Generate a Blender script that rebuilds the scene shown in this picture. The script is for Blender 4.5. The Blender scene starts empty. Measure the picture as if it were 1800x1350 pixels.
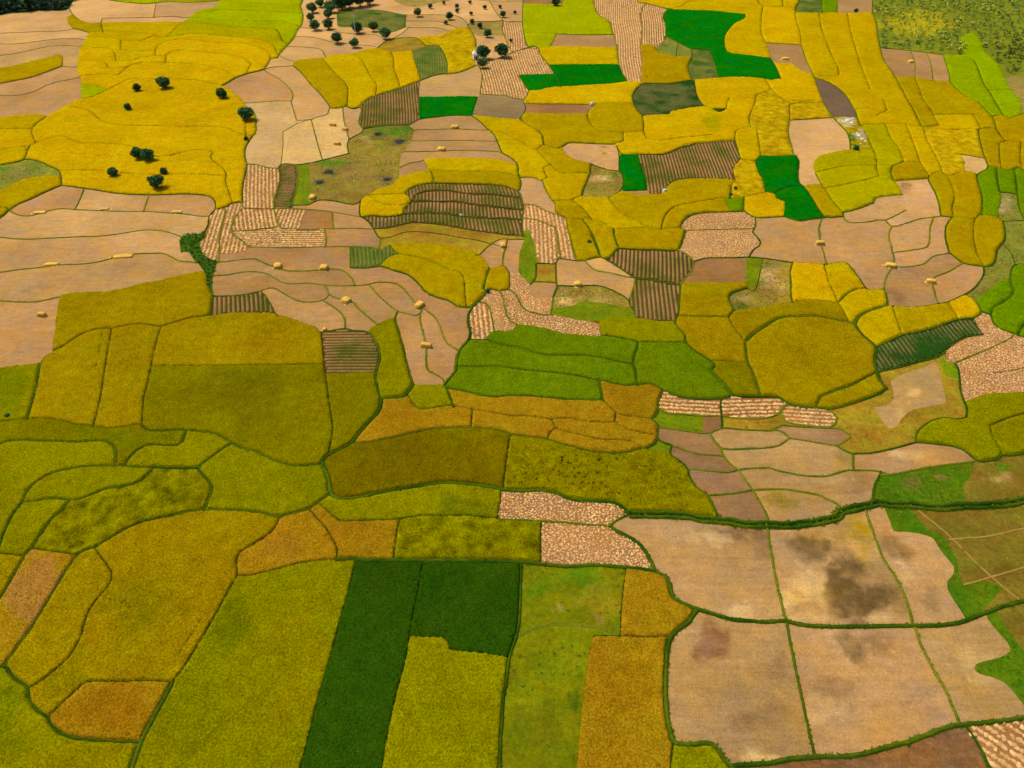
import bpy, math, random, time
import numpy as np
from mathutils import Vector, noise as mnoise
from mathutils.geometry import delaunay_2d_cdt
from mathutils.kdtree import KDTree

T0 = time.time()
random.seed(7)
RNG = np.random.RandomState(11)
scene = bpy.context.scene
C = scene.collection
PI = math.pi

# ------------------------------------------------------------------ camera
H_CAM = 130.0                    # height of the drone above the fields, metres
PITCH = math.radians(40.0)       # camera looks down by this angle
F_PX = 1285.0                    # focal length in photo pixels (1800 x 1350)
cam_data = bpy.data.cameras.new('camera')
cam_data.sensor_width = 36.0
cam_data.lens = 36.0 * F_PX / 1800.0
cam_data.clip_start = 1.0
cam_data.clip_end = 20000.0
cam = bpy.data.objects.new('camera', cam_data)
C.objects.link(cam)
cam.location = (0, 0, H_CAM)
cam.rotation_euler = (PI / 2 - PITCH, 0, 0)
scene.camera = cam

# ------------------------------------------------------------------ sky, sun, exposure
SUN_EL, SUN_AZ = math.radians(60), math.radians(-62)   # azimuth: 0 = +Y (away from camera), positive to the right
world = bpy.data.worlds.new('World')
scene.world = world
world.use_nodes = True
wn = world.node_tree
wn.nodes.clear()
sky = wn.nodes.new('ShaderNodeTexSky')
sky.sky_type = 'NISHITA'
sky.sun_disc = False
sky.sun_elevation = SUN_EL
sky.sun_rotation = SUN_AZ
sky.air_density = 1.0
sky.dust_density = 5.0
sky.ozone_density = 0.6
bg = wn.nodes.new('ShaderNodeBackground')
bg.inputs['Strength'].default_value = 0.10
wo = wn.nodes.new('ShaderNodeOutputWorld')
wn.links.new(sky.outputs[0], bg.inputs[0])
wn.links.new(bg.outputs[0], wo.inputs[0])
sun_data = bpy.data.lights.new('sun', 'SUN')
sun_data.energy = 3.0
sun_data.angle = math.radians(11.0)
sun_data.color = (1.0, 0.93, 0.80)
sun = bpy.data.objects.new('sun', sun_data)
C.objects.link(sun)
sdir = Vector((math.sin(SUN_AZ) * math.cos(SUN_EL), math.cos(SUN_AZ) * math.cos(SUN_EL), math.sin(SUN_EL)))
sun.rotation_euler = (-sdir).to_track_quat('-Z', 'Y').to_euler()
sun.location = sdir * 300
scene.view_settings.view_transform = 'Standard'
scene.view_settings.look = 'None'
scene.view_settings.gamma = 1.0
scene.view_settings.exposure = 0.55
scene.view_settings.use_curve_mapping = False
K_ALB = 1.75                     # display value of a white surface in this light: colours below are picked as seen and divided by it

# ------------------------------------------------------------------ traced layout (photo pixels)
LINES = """
m 43.3,979.3 26.7,1010.0 0.0,1055.0
t 0.0,974.0 43.3,978.3
m 135.0,978.3 113.3,1010.0 83.3,1060.0 50.0,1113.3 23.3,1150.0 10.0,1168.3
m 0.0,1174.0 10.0,1171.7 26.7,1193.3 50.0,1210.0 50.0,1225.0 61.7,1245.0 73.3,1255.0 85.0,1261.7 88.3,1271.7 103.3,1286.7 126.7,1296.7 160.0,1301.0 200.0,1303.3 243.3,1305.0 248.3,1305.0
t 168.3,966.7 183.3,986.7 196.7,1006.7 197.3,1018.3 190.0,1033.3 170.0,1056.7 158.3,1075.0 148.3,1100.0 143.3,1120.0 133.3,1140.0 120.0,1160.0 93.3,1183.3 66.7,1203.3 51.7,1210.0
t 85.0,1261.7 113.3,1235.0 140.0,1210.0 153.3,1200.0 173.3,1198.3 213.3,1199.0 253.3,1197.3 286.7,1198.3 303.3,1201.7
t 418.3,1011.7 396.7,1050.0 373.3,1093.3 353.3,1126.7 326.7,1170.0 303.3,1201.7
g 303.3,1201.7 286.7,1233.3 266.7,1270.0 248.3,1305.0 233.3,1350.0
t 491.7,913.3 481.7,931.7 466.7,945.0 443.3,960.0 421.7,973.3 416.7,983.3 416.7,1000.0 418.3,1011.7
t 418.3,1011.7 433.3,1013.3 466.7,1006.7 500.0,998.3 533.3,990.0 566.7,986.0 591.7,984.0
n 623.3,990.0 616.7,1023.3 608.3,1053.3 600.0,1081.7 585.0,1140.0 566.7,1200.0 546.7,1276.7 528.3,1350.0
g 591.7,985.0 626.7,983.3 643.3,986.0 700.0,986.0 766.7,986.0 833.3,986.7 916.7,988.7 960.0,992.7 1000.0,996.0 1043.3,993.3 1100.0,997.7 1151.7,1004.0
n 743.3,990.0 733.3,1046.7 725.0,1086.7 720.0,1118.3
n 720.0,1119.3 715.0,1153.3 706.7,1186.7 696.7,1223.3 685.0,1276.7 671.7,1350.0
n 720.0,1119.3 750.0,1121.7 780.0,1122.7 788.3,1130.0 790.0,1141.7 813.3,1146.0 846.7,1149.3 873.3,1153.3 895.0,1157.3
m 916.7,990.0 915.0,1040.0 913.3,1086.7 908.3,1116.7 898.3,1146.7 893.3,1166.7 890.0,1200.0 885.0,1233.3 881.7,1276.7 878.3,1350.0
o 910.0,1120.0 930.0,1108.3 960.0,1098.3 983.3,1096.7 1016.7,1100.0 1046.7,1101.7 1073.3,1110.0 1090.0,1118.3
t 1100.0,1000.0 1095.0,1040.0 1091.7,1080.0 1090.0,1118.3
t 1041.7,1118.3 1090.0,1118.3 1133.3,1120.7 1180.0,1118.3 1188.3,1113.3
n 1041.7,1120.0 1035.0,1153.3 1028.3,1200.0 1023.3,1243.3 1018.3,1300.0 1013.3,1350.0
g 1073.3,925.0 1080.0,931.7 1110.0,946.7 1130.0,963.3 1143.3,986.7 1153.3,1005.0 1171.7,1015.0 1178.3,1031.7 1181.7,1048.3 1200.0,1060.7 1225.0,1071.7
g 1225.0,1071.7 1210.0,1093.3 1186.7,1113.3 1175.0,1130.0 1171.7,1166.7 1170.0,1216.7 1173.3,1260.0 1180.0,1293.3 1185.0,1305.0 1200.0,1308.3 1223.3,1308.3 1250.0,1307.3 1263.3,1320.0 1275.0,1336.7 1286.7,1350.0
t 1180.0,1306.7 1178.3,1350.0
g 1225.0,1071.7 1250.0,1078.3 1283.3,1088.3 1316.7,1091.7 1350.0,1093.3 1380.0,1091.7 1406.7,1098.3 1450.0,1101.7 1500.0,1101.7 1550.0,1101.0 1600.0,1100.0 1643.3,1100.0 1676.7,1096.7 1700.0,1090.0 1733.3,1076.7 1766.7,1065.0 1800.0,1056.7
b 1346.7,920.0 1350.0,936.7 1355.0,970.0 1363.3,1013.3 1373.3,1060.0 1381.7,1091.7
m 1383.3,1096.7 1391.7,1143.3 1400.0,1183.3 1410.0,1230.0 1420.0,1276.7 1431.7,1328.3
b 1520.0,893.3 1536.7,940.0 1553.3,983.3 1573.3,1013.3 1590.0,1046.7 1605.0,1096.7
b 1608.3,1103.3 1620.0,1136.7 1640.0,1176.7 1663.3,1216.7 1686.7,1271.7
n 1553.3,890.0 1565.0,918.3 1571.7,933.3 1593.3,935.0 1616.7,938.3 1640.0,946.7 1648.3,960.0 1663.3,980.0 1676.7,996.7 1675.0,1010.0 1665.0,1021.7 1665.0,1033.3 1673.3,1050.0 1686.7,1070.0 1696.7,1086.7
n 1600.0,893.3 1630.0,930.0 1656.7,943.3 1673.3,970.0 1683.3,990.0 1686.7,1013.3 1696.7,1026.7 1733.3,1021.7 1763.3,1033.3 1740.0,1060.0 1723.3,1078.3
n 1733.3,1078.3 1736.7,1088.3 1753.3,1110.0 1773.3,1133.3 1776.7,1143.3 1763.3,1153.3 1733.3,1161.7 1715.0,1168.3 1713.3,1176.7 1723.3,1185.0 1746.7,1191.7 1770.0,1203.3 1786.7,1223.3 1800.0,1240.0
n 1746.7,1071.7 1773.3,1106.7 1790.0,1133.3 1800.0,1145.0
g 1275.0,1346.7 1300.0,1345.0 1350.0,1341.7 1400.0,1333.3 1450.0,1330.0 1500.0,1328.3 1533.3,1321.7 1566.7,1311.7 1600.0,1303.3 1633.3,1290.0 1666.7,1278.3 1686.7,1275.0 1733.3,1270.0 1766.7,1266.7 1800.0,1261.7
m 1696.7,1275.0 1720.0,1310.0 1733.3,1340.0 1738.3,1350.0
f 1613.3,896.7 1666.7,940.0 1720.0,993.3 1740.0,1011.7 1773.3,1040.0 1800.0,1060.0
f 1666.7,948.3 1700.0,945.0 1733.3,943.3 1783.3,931.7 1800.0,928.3
f 1693.3,1028.3 1733.3,1016.7 1766.7,1006.7 1800.0,996.7
t 60.1,965.5 90.2,970.0 120.2,973.8 135.2,977.5
m 135.2,977.5 150.3,969.2 167.8,963.0 190.3,950.5 215.4,935.4 240.4,922.9 265.4,915.4 300.5,909.1 330.6,901.6 360.6,897.9 400.7,897.9 430.7,899.1 450.0,901.6 467.5,904.1 491.3,910.4
m 580.2,870.3 560.2,884.1 543.9,895.4 517.6,902.9 491.3,910.4
t 543.9,895.4 557.7,911.6 572.7,927.9 582.7,945.5 591.5,960.5 593.2,969.2 592.7,984.3
t 560.2,885.4 575.2,897.9 590.2,911.6 600.3,917.4 625.3,916.7 662.9,915.4 701.7,914.2 715.4,911.6 740.5,907.9 760.5,907.9 790.6,907.9 825.6,907.9 850.7,910.9 873.2,911.6
t 701.7,914.2 696.7,945.5 691.7,983.0
t 0.0,742.6 15.0,741.4 47.6,737.6 75.1,736.4 102.7,738.9 120.2,743.1 140.2,747.6 165.3,749.6 190.3,753.9 207.8,753.4 225.4,750.1 237.9,747.6 249.2,747.6
m 249.2,747.6 252.9,751.4 261.7,758.1 288.0,758.9 310.5,757.6 328.0,757.6 350.6,760.1 380.6,764.7 405.7,777.7 425.7,788.9 450.0,795.2 465.8,802.7 488.3,812.7 513.4,819.7 533.4,820.2 555.9,817.7 560.9,819.0
m 48.8,737.1 59.6,700.0 65.6,675.0
m 70.7,640.0 68.9,655.6 65.6,674.9
t 196.7,578.9 191.1,613.3 185.6,646.7 177.8,697.8
t 177.8,698.8 172.8,720.1 165.3,749.6
t 283.3,576.7 275.6,602.2 267.8,635.6 266.7,644.4 258.9,677.8 253.3,700.0
t 253.2,700.0 251.7,720.1 249.9,747.6
t 266.7,644.4 316.7,644.4 350.0,644.4 416.7,643.6 483.3,643.1 568.9,641.8
m 0.0,783.9 10.0,778.9 25.0,776.4 55.1,775.9 87.6,777.2 125.2,778.9 150.3,778.2 175.3,776.4 186.6,777.2 197.8,782.7 204.1,792.7 205.3,805.2 202.3,820.2
m 40.1,884.1 46.3,870.3 57.6,855.3 75.1,842.8 95.2,832.8 120.2,826.5 150.3,822.2 180.3,820.7 205.3,819.7 240.4,822.7 270.5,822.7
g 270.5,822.7 313.0,824.5 348.1,824.5
m 220.4,820.2 227.9,807.7 240.4,795.2 255.4,786.4 273.0,783.2 295.5,784.4 313.0,784.4 320.5,778.9 328.0,758.9
m 348.1,824.5 363.1,812.7 388.2,793.9 408.2,780.2
m 348.1,824.5 360.6,839.0 371.9,852.8 371.9,865.3 365.6,882.8 360.6,897.9
m 271.7,822.7 260.4,835.3 240.4,850.3 215.4,856.6 187.8,861.6 162.8,871.6 140.2,879.1 125.2,880.8 107.7,878.3 82.6,879.1 60.1,882.8 40.1,885.4
m 0.0,960.5 5.0,945.5 12.5,927.9 25.0,905.4 40.1,884.1
m 125.2,880.8 112.7,895.4 95.2,911.6 77.6,932.9 60.1,960.5 43.8,978.8
t 564.4,583.3 567.3,613.3 570.0,642.2 574.0,671.1 577.8,700.0
t 577.7,700.0 582.7,732.6 585.2,755.1 582.2,777.7 578.2,800.2
g 726.7,677.5 717.9,690.0 711.7,697.5 690.4,700.0 670.4,701.3
m 670.4,701.3 665.4,690.0 662.9,675.0
g 670.4,701.3 669.1,715.1 662.9,728.8 645.3,747.6 630.3,763.9 620.3,777.7 600.3,790.2 577.7,800.2
g 577.7,800.2 567.7,812.7 572.7,827.8 579.0,847.8 580.2,862.8 586.5,872.8 600.3,877.3 620.3,876.6 645.3,872.3 675.4,865.8 700.4,861.6 738.0,855.8 763.0,851.5 783.1,849.5 813.1,851.0 850.7,855.3 880.7,860.8 900.0,863.3
m 577.7,800.2 560.2,819.0
g 900.0,863.3 925.0,863.3 950.1,862.3 970.1,865.3 985.1,870.3 1000.2,876.6 1020.2,880.3 1050.3,881.6 1075.3,882.8 1090.3,889.1 1100.3,896.6 1105.3,904.1
m 622.8,782.2 650.3,778.9 687.9,771.4 725.5,762.6 763.0,755.1 800.6,753.1 838.2,752.6 870.7,756.4 900.0,763.1
m 900.0,765.2 920.0,768.2 945.1,770.7 962.6,773.9 987.6,781.4 1012.7,787.7 1037.7,793.9 1062.8,797.2 1082.8,798.2 1105.3,796.0 1125.4,790.2 1140.4,786.4 1150.4,780.2 1155.4,771.4
t 897.0,763.9 892.0,800.2 887.0,837.8 884.5,860.3
n 880.7,861.6 878.2,887.9 874.5,911.6
b 873.7,912.9 900.0,914.2 925.0,914.9 950.1,916.7 985.1,917.9 1020.2,921.7 1050.3,923.4 1072.8,924.2
t 951.3,917.4 950.1,950.5 951.3,985.5
t 717.9,696.3 733.0,718.8 750.5,720.6 775.5,716.3 796.8,714.6 820.6,718.8 845.7,723.8 875.7,728.8 900.0,732.1
t 900.0,732.6 937.6,733.8 965.1,738.1 1005.2,737.1 1030.2,742.1 1060.3,743.9 1080.3,743.9
t 830.6,722.1 828.1,752.1
m 785.6,682.5 791.8,700.0 796.8,714.6
t 726.7,677.5 780.6,677.5
m 780.6,677.5 785.6,682.5 800.6,686.3 825.6,691.3 850.7,697.5 875.7,698.8 900.0,696.3
m 900.0,697.5 925.0,697.0 950.1,698.8 987.6,702.5 1025.2,704.5 1060.3,705.1
g 778.9,678.9 788.9,666.7 800.0,653.3 802.2,635.6 806.7,617.8 824.4,596.7 826.7,584.4 823.3,568.9 823.3,553.3 828.9,542.2 842.2,528.9 855.6,513.3
m 700.0,546.7 694.4,557.8 701.1,582.2 707.8,606.7 716.7,644.4 726.7,677.8
m 563.3,584.4 585.6,581.1 607.8,577.8 616.7,581.1 645.6,584.0 658.9,597.8 666.7,615.6 667.8,635.6 662.2,653.3 661.1,671.1 662.9,675.6
y 574.4,657.8 616.7,656.7 661.1,655.6
n 647.8,583.3 663.3,571.1 674.4,566.7 694.4,558.9
b 0.0,417.3 26.7,420.0 55.6,420.4 88.9,418.9 133.3,416.7 177.8,415.1 222.2,409.3 248.9,404.9 277.8,404.9 297.8,408.9 320.0,416.7
b 0.0,478.9 33.3,474.4 66.7,470.7 106.7,465.6 144.4,464.4 177.8,459.6 200.0,453.3 233.3,447.1 266.7,445.6 288.9,446.2 302.2,452.2 315.6,458.9 344.4,461.1
n 104.4,521.1 124.4,516.7 153.3,515.1 182.2,514.4 211.1,510.0 244.4,501.1 277.8,495.6 311.1,486.7 355.6,477.8 363.3,477.8
b 0.0,528.9 33.3,531.1 62.2,530.7 84.4,526.7 105.6,521.8
n 104.4,521.1 101.1,551.1 96.7,584.4 92.2,618.9
m 73.3,637.8 82.2,626.7 95.6,618.9 111.1,611.1 133.3,595.6 155.6,584.4 177.8,579.6 196.7,578.4 211.1,576.7 231.1,572.2 248.9,571.1 266.7,572.9 283.3,575.6 300.0,571.1 322.2,564.4 342.2,558.9 360.0,557.8 368.9,555.6 371.1,544.4 374.4,524.4 375.6,520.0
n 70.7,640.0 73.3,637.8
n 0.0,647.8 22.2,645.6 44.4,643.3 70.7,640.0
m 375.6,520.0 366.7,504.4 363.3,482.2 351.1,464.4
n 320.0,416.7 315.6,422.2 317.8,444.4 331.1,443.3 340.0,455.6 343.3,461.1 351.1,464.4
n 320.0,416.7 328.9,411.1 346.7,411.1 357.8,410.0
n 375.6,520.0 373.3,500.0 375.6,482.2 382.2,460.0 364.4,453.3 355.6,442.2 351.1,431.1 364.4,411.1
b 396.9,368.6 391.6,389.9 388.9,400.6 386.2,418.3 385.3,445.0
b 385.3,444.9 384.4,463.3
b 427.3,356.1 427.1,365.9 420.9,373.0 412.0,384.6 408.4,397.0 407.6,409.4 412.0,414.8 424.4,421.9 431.6,429.0 440.4,432.6
b 436.7,434.4 461.1,434.4 505.6,435.6 550.0,434.4 605.6,433.8 650.0,434.4 665.6,437.8 678.9,441.1 698.9,444.4
n 386.7,447.1 416.7,444.4 432.2,441.1 436.7,434.4
b 381.1,461.1 407.8,458.9 427.8,456.0 450.0,456.0 465.6,463.3 481.1,468.9 501.1,475.6 523.3,476.7 550.0,475.6 578.9,472.9 598.9,474.4 612.2,482.2 620.0,491.1 623.3,502.2
b 372.2,484.4 401.1,483.3 423.3,478.9 445.6,477.8 467.8,481.1 483.3,488.9 496.7,496.7 514.4,498.9 545.6,497.8 567.8,501.1 594.4,502.7 623.3,502.2 643.3,501.1 661.1,496.7 683.3,496.7 698.9,500.0 714.4,513.3 725.6,528.9 737.8,538.9
b 376.7,521.1 405.6,520.0 427.8,517.8 450.0,513.3 458.9,511.1 470.0,506.7 481.1,506.2 492.2,512.2 505.6,520.0 523.3,528.9 543.3,531.1 563.3,528.9 574.4,523.3 577.8,517.8 574.4,506.7 572.2,501.1
y 458.9,511.1 465.6,517.8 474.4,531.1 483.3,548.9 486.7,553.3
n 363.3,557.8 383.3,555.6 405.6,552.2 438.9,551.6 472.2,551.6 494.4,555.6 514.4,562.2 534.4,568.9 554.4,575.6 563.3,583.3
b 577.8,517.8 585.6,522.2 601.1,526.7 616.7,530.0 630.0,542.2 647.8,557.8 663.3,571.1
b 567.8,528.9 583.3,537.8 596.7,547.8 605.6,560.0 606.7,577.8
b 648.9,501.1 654.4,506.7 665.6,520.0 683.3,535.6 700.0,547.8 714.4,551.1 732.2,554.4 742.2,546.7
b 736.7,535.6 751.1,546.7 764.4,557.8 773.3,573.3 777.8,588.9 786.7,604.4 802.2,613.3
b 737.3,536.0 742.2,542.2 737.8,553.3 740.0,571.1 744.4,588.9 748.9,611.1 748.9,635.6 752.2,651.1 766.7,658.9 778.9,666.7 782.2,674.4
m 615.6,471.1 643.3,471.6 670.0,468.9 694.4,476.7 716.7,483.3 734.4,497.8 744.4,508.9
m 744.4,510.0 755.6,517.8 771.1,524.4 788.9,528.9 804.4,538.9 820.0,540.4 830.0,542.2
b 615.6,434.4 615.6,453.3 615.6,471.1
n 670.0,468.9 678.9,457.8 690.0,451.1 703.3,447.8
n 687.8,435.6 693.3,441.1 703.3,447.8
t 703.3,447.8 722.2,451.1 755.6,460.0 777.8,470.0 795.6,476.7 808.9,480.0 814.4,486.7 816.7,497.8 817.8,520.0 820.0,540.0
n 671.1,435.6 686.7,430.0 700.0,428.4 733.3,429.3 766.7,431.1 795.6,435.6 824.4,441.1 842.2,448.9 853.3,460.0 861.1,472.2
m 861.1,472.2 856.7,482.2 853.3,495.6 850.0,508.9 855.6,513.3
t 861.1,472.2 877.8,467.8 886.7,466.7 893.3,475.6 895.6,480.0 895.6,493.3 895.6,508.9 880.0,511.1 862.2,508.9 853.3,511.1
b 842.2,448.9 855.6,435.6 866.7,426.7 882.2,420.0 895.6,421.1 922.2,421.1
b 891.1,422.2 888.9,435.6 884.4,448.9 883.3,467.1
n 922.2,421.1 913.3,444.4 912.2,462.2 911.1,477.8
n 894.4,477.8 911.1,477.8
b 842.2,531.1 853.3,533.3 860.0,540.0 864.4,560.0 867.8,577.8 868.9,583.3
b 877.8,511.6 882.2,517.8 886.7,537.8 891.1,555.6 900.0,566.7 906.7,571.1
b 896.7,510.0 906.7,517.8 913.3,531.1 920.0,542.2 931.1,547.8 955.6,553.3 973.3,553.3
m 825.6,596.7 842.2,597.8 853.3,597.3
n 853.3,597.3 864.4,584.4 873.3,582.2 888.9,583.3 903.3,581.1 906.7,571.1 922.2,572.2 955.6,577.8 988.9,586.7 1011.1,588.9 1033.3,591.6 1056.7,591.1
n 1056.7,591.1 1053.3,567.8
n 973.3,553.3 1011.1,561.1 1033.3,564.4 1053.3,567.8
n 911.1,477.8 922.2,491.1 933.3,500.0 932.2,515.6 935.6,521.1 955.6,521.1 972.2,522.2
b 972.2,522.2 970.0,537.8 967.8,553.3
n 922.2,421.1 918.9,406.7 928.9,404.4 935.6,417.8 942.2,444.4 946.7,464.4
m 942.2,464.4 946.7,463.3 975.6,464.4 981.1,454.4 997.8,456.7 1022.2,458.9 1046.7,453.3 1055.6,452.2
m 942.2,464.4 941.1,488.9 933.3,498.9
m 976.7,463.3 977.8,495.6 978.9,502.2 972.2,522.2
b 937.8,495.6 951.1,495.6 977.8,497.3
m 978.9,502.2 1011.1,503.3 1037.8,502.2 1055.6,503.3 1077.8,511.1 1100.0,523.3 1105.6,527.8
b 1028.9,458.9 1044.4,474.4 1073.3,480.0 1100.0,486.7 1111.1,488.9
n 970.0,542.2 988.9,540.0 1006.7,537.8 1017.8,531.1 1044.4,531.1 1077.8,535.6 1100.0,541.1 1106.7,538.9
n 1050.0,561.1 1083.3,561.1 1118.9,560.4
m 1058.9,590.0 1083.3,593.3 1121.1,601.1 1150.0,602.7 1183.3,603.3 1203.3,603.3
n 1021.1,567.8 1053.3,564.4 1072.2,561.8 1105.6,561.1 1123.3,561.1 1150.0,565.6 1185.6,566.7
m 1195.6,503.3 1194.4,524.4 1192.2,551.1 1187.8,560.0 1186.7,568.9 1196.7,582.2 1204.4,591.1 1205.6,603.3 1216.7,613.3 1232.2,624.4 1250.0,635.6 1256.7,642.2 1254.4,647.8 1248.9,652.2
g 1248.9,652.2 1258.9,662.2 1272.2,675.6 1281.1,686.7 1287.8,696.7
m 1115.6,490.0 1138.9,492.2 1167.8,496.7 1195.6,502.2
b 1116.7,490.0 1112.2,511.1 1105.6,528.9
y 1105.6,528.9 1106.7,537.8 1114.4,546.7 1118.9,560.4
m 1055.6,452.2 1063.3,455.6 1083.3,467.8 1098.9,477.8 1115.6,490.0
m 1063.3,455.6 1072.2,453.3 1085.6,437.8 1087.8,436.7
m 1087.8,436.7 1116.7,438.9 1161.1,439.6 1192.2,438.9 1198.9,426.7 1203.3,406.7
b 1192.2,438.9 1210.0,448.9 1218.9,460.0 1216.7,473.3 1210.0,484.4 1198.9,495.6 1195.6,502.2
m 1220.0,460.0 1238.9,454.4 1261.1,453.3 1290.0,453.3 1316.7,452.2
n 1197.8,498.9 1238.9,497.8 1272.2,497.8 1311.1,496.0
n 1311.1,452.2 1311.1,473.3 1311.1,497.8 1314.4,506.7
m 1314.4,506.7 1298.9,511.1 1285.6,515.6 1281.1,522.2 1282.2,531.1 1288.9,542.2 1290.0,546.7 1283.3,553.3 1280.0,558.9
m 1192.2,556.7 1216.7,557.3 1245.6,558.2 1280.0,558.2
m 1316.7,452.2 1343.3,454.4 1372.2,458.9 1394.4,462.2 1400.0,462.7
m 1392.2,463.3 1388.9,477.8 1390.0,500.0 1390.0,515.6 1392.2,531.1
t 1288.9,547.8 1305.6,545.6 1338.9,541.1 1372.2,534.4 1392.2,531.6 1400.0,531.1
y 1341.1,454.4 1335.6,482.2 1331.1,500.0 1327.8,508.9 1316.7,515.6
t 1280.0,558.9 1290.0,577.8 1301.1,591.1 1310.0,601.1
g 1310.0,601.1 1323.3,588.9 1343.3,575.6 1361.1,564.4 1378.9,558.9 1405.6,557.8 1427.8,557.3 1450.0,559.6
m 1310.0,601.1 1311.1,617.8 1314.4,637.8 1320.0,648.9 1327.8,666.7 1333.3,684.4 1337.8,697.8
t 1251.1,635.6 1283.3,636.7 1314.4,640.0
m 1050.0,667.8 1076.7,674.4 1098.9,678.9 1118.9,677.8 1143.3,676.7 1165.6,686.2
m 1165.4,686.3 1183.0,693.8 1200.5,699.3 1225.5,701.8 1263.1,701.8 1283.1,698.0 1288.2,695.0
m 853.3,597.8 864.4,602.2 888.9,608.9 911.1,611.1 928.9,617.8 957.8,624.9 988.9,626.2 1022.2,626.2 1050.0,628.9
m 1050.0,628.9 1067.8,632.2 1094.4,638.2 1113.3,640.4
m 802.2,644.4 833.3,646.2 877.8,645.6 911.1,650.0 955.6,654.4 988.9,657.8 1022.2,663.3 1050.0,669.6
m 1121.1,601.1 1120.0,613.3 1114.4,626.7 1113.3,640.4 1116.7,648.9 1119.3,677.8
m 1053.5,672.5 1055.3,680.0 1059.0,697.5 1060.3,705.1
t 1060.3,705.1 1072.8,717.6 1082.8,727.6 1100.3,732.1 1125.4,735.1 1145.4,737.6
t 1082.8,728.1 1080.3,743.9 1090.3,750.1 1112.9,758.9 1130.4,762.6 1152.9,767.2
t 970.1,738.1 976.4,752.6 987.6,758.9 1012.7,763.9 1037.7,770.2 1062.8,774.7 1095.3,775.2 1112.9,778.9 1127.9,785.2 1131.6,788.9
t 976.4,754.6 966.4,762.6 962.6,773.9
m 1165.4,687.5 1157.9,702.5 1156.7,717.6 1152.9,730.1 1145.4,737.6 1156.7,747.6 1155.4,762.6 1155.4,771.4
b 1157.9,718.8 1175.5,727.1 1200.5,728.8 1233.1,731.3 1268.1,731.3
m 1266.9,701.3 1266.9,720.1 1268.1,731.3 1269.4,752.6
b 1268.1,731.3 1290.7,735.1 1325.7,736.4 1350.0,734.6 1365.0,729.6 1372.5,723.8 1380.1,712.6 1385.8,710.1
b 1380.1,712.6 1375.0,721.3 1377.5,737.6 1385.1,743.1 1412.6,747.6 1437.6,750.6 1457.7,751.4 1468.9,743.9 1470.2,733.8 1462.7,725.1 1457.7,720.1
g 1350.0,698.0 1367.5,698.8 1380.1,707.6 1395.1,712.6 1415.1,716.3 1432.6,717.1 1457.7,720.1
g 1288.2,696.3 1310.7,698.0 1350.0,698.0
m 1435.1,716.3 1441.4,700.0 1460.2,691.3 1482.7,683.8 1505.3,675.0
m 1457.8,690.7 1477.8,684.0 1500.0,676.7 1520.0,665.6 1541.8,655.6
m 1457.7,720.1 1480.2,715.1 1505.3,707.6 1530.3,698.8 1550.3,690.5 1557.8,683.3
n 1236.8,731.3 1234.3,758.9
b 1156.7,751.4 1188.0,755.1 1213.0,758.9 1245.6,761.4 1269.4,752.6 1300.7,755.1 1350.0,757.6
b 1248.1,761.4 1255.6,775.2 1266.9,787.7 1270.6,800.2 1283.1,815.2 1298.2,827.8 1310.7,845.3 1323.2,861.6 1328.2,870.3 1338.2,887.9 1348.3,905.4 1350.0,921.7
b 1167.9,777.7 1188.0,785.2 1208.0,792.7 1225.5,797.7 1250.6,800.2 1270.6,801.5
m 1155.4,772.7 1167.9,778.9 1180.5,782.7 1178.0,797.7 1190.5,807.7 1208.0,824.0 1213.0,840.3 1225.5,857.8 1243.1,870.3 1250.6,882.8 1258.1,897.9 1263.1,914.2
n 1131.6,788.9 1150.4,795.2 1178.0,797.7
b 1209.3,825.3 1225.5,825.3 1250.6,827.8 1275.6,830.3 1295.7,827.8
b 1244.3,871.6 1263.1,869.8 1290.7,867.3 1320.7,861.6
b 1266.9,788.9 1288.2,790.2 1313.2,788.9 1350.0,786.9 1370.0,782.7 1382.6,773.9 1387.6,770.2
b 1295.7,826.5 1313.2,824.0 1350.0,822.2
b 1350.0,822.2 1375.0,829.0 1400.1,834.0 1427.6,837.3 1455.2,836.5 1475.2,830.3 1490.2,826.5 1500.3,826.5 1537.8,827.8 1562.9,833.3
b 1323.2,861.6 1350.0,860.3 1380.1,860.3 1412.6,865.3 1437.7,870.3 1455.2,877.8 1472.7,886.6
b 1350.0,757.6 1365.0,756.4 1377.5,761.4 1387.6,770.2
b 1350.0,756.4 1362.5,753.1 1375.0,747.6
b 1375.0,742.6 1375.0,747.6 1400.1,750.1 1450.2,752.6 1475.2,753.9 1490.2,762.6 1494.0,768.9
b 1387.6,770.2 1412.6,773.9 1437.6,778.2 1470.2,782.7 1480.2,778.9 1494.0,768.9
b 1470.2,782.7 1482.7,791.4 1497.7,797.7 1500.3,800.2 1499.0,817.7 1500.3,826.5
m 1500.3,797.7 1530.3,796.5 1562.9,790.2 1587.9,783.9 1600.4,780.2 1610.4,777.7
m 1610.4,777.7 1625.5,778.9 1650.5,781.4 1675.5,785.2 1695.6,792.7 1710.6,805.2 1720.6,811.5 1740.7,810.2 1753.2,807.7 1760.7,800.2
b 1542.8,835.3 1575.4,832.8 1600.4,827.8 1625.5,822.7 1663.0,817.7 1700.6,812.7 1715.6,809.0
m 1547.8,831.5 1536.6,855.3 1534.1,872.8 1531.6,887.9
b 1472.7,886.6 1477.7,897.9
m 1609.2,777.7 1610.4,762.6 1620.5,750.1 1638.0,740.1 1660.5,735.1 1680.6,737.6 1698.1,735.1 1699.3,717.6 1693.1,702.5 1688.1,687.5
m 1677.8,638.9 1684.4,648.9 1686.7,666.7 1688.4,686.7
n 1696.8,706.3 1713.1,701.3 1733.1,693.8 1750.7,693.0 1775.7,692.0 1800.0,690.0
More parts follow.
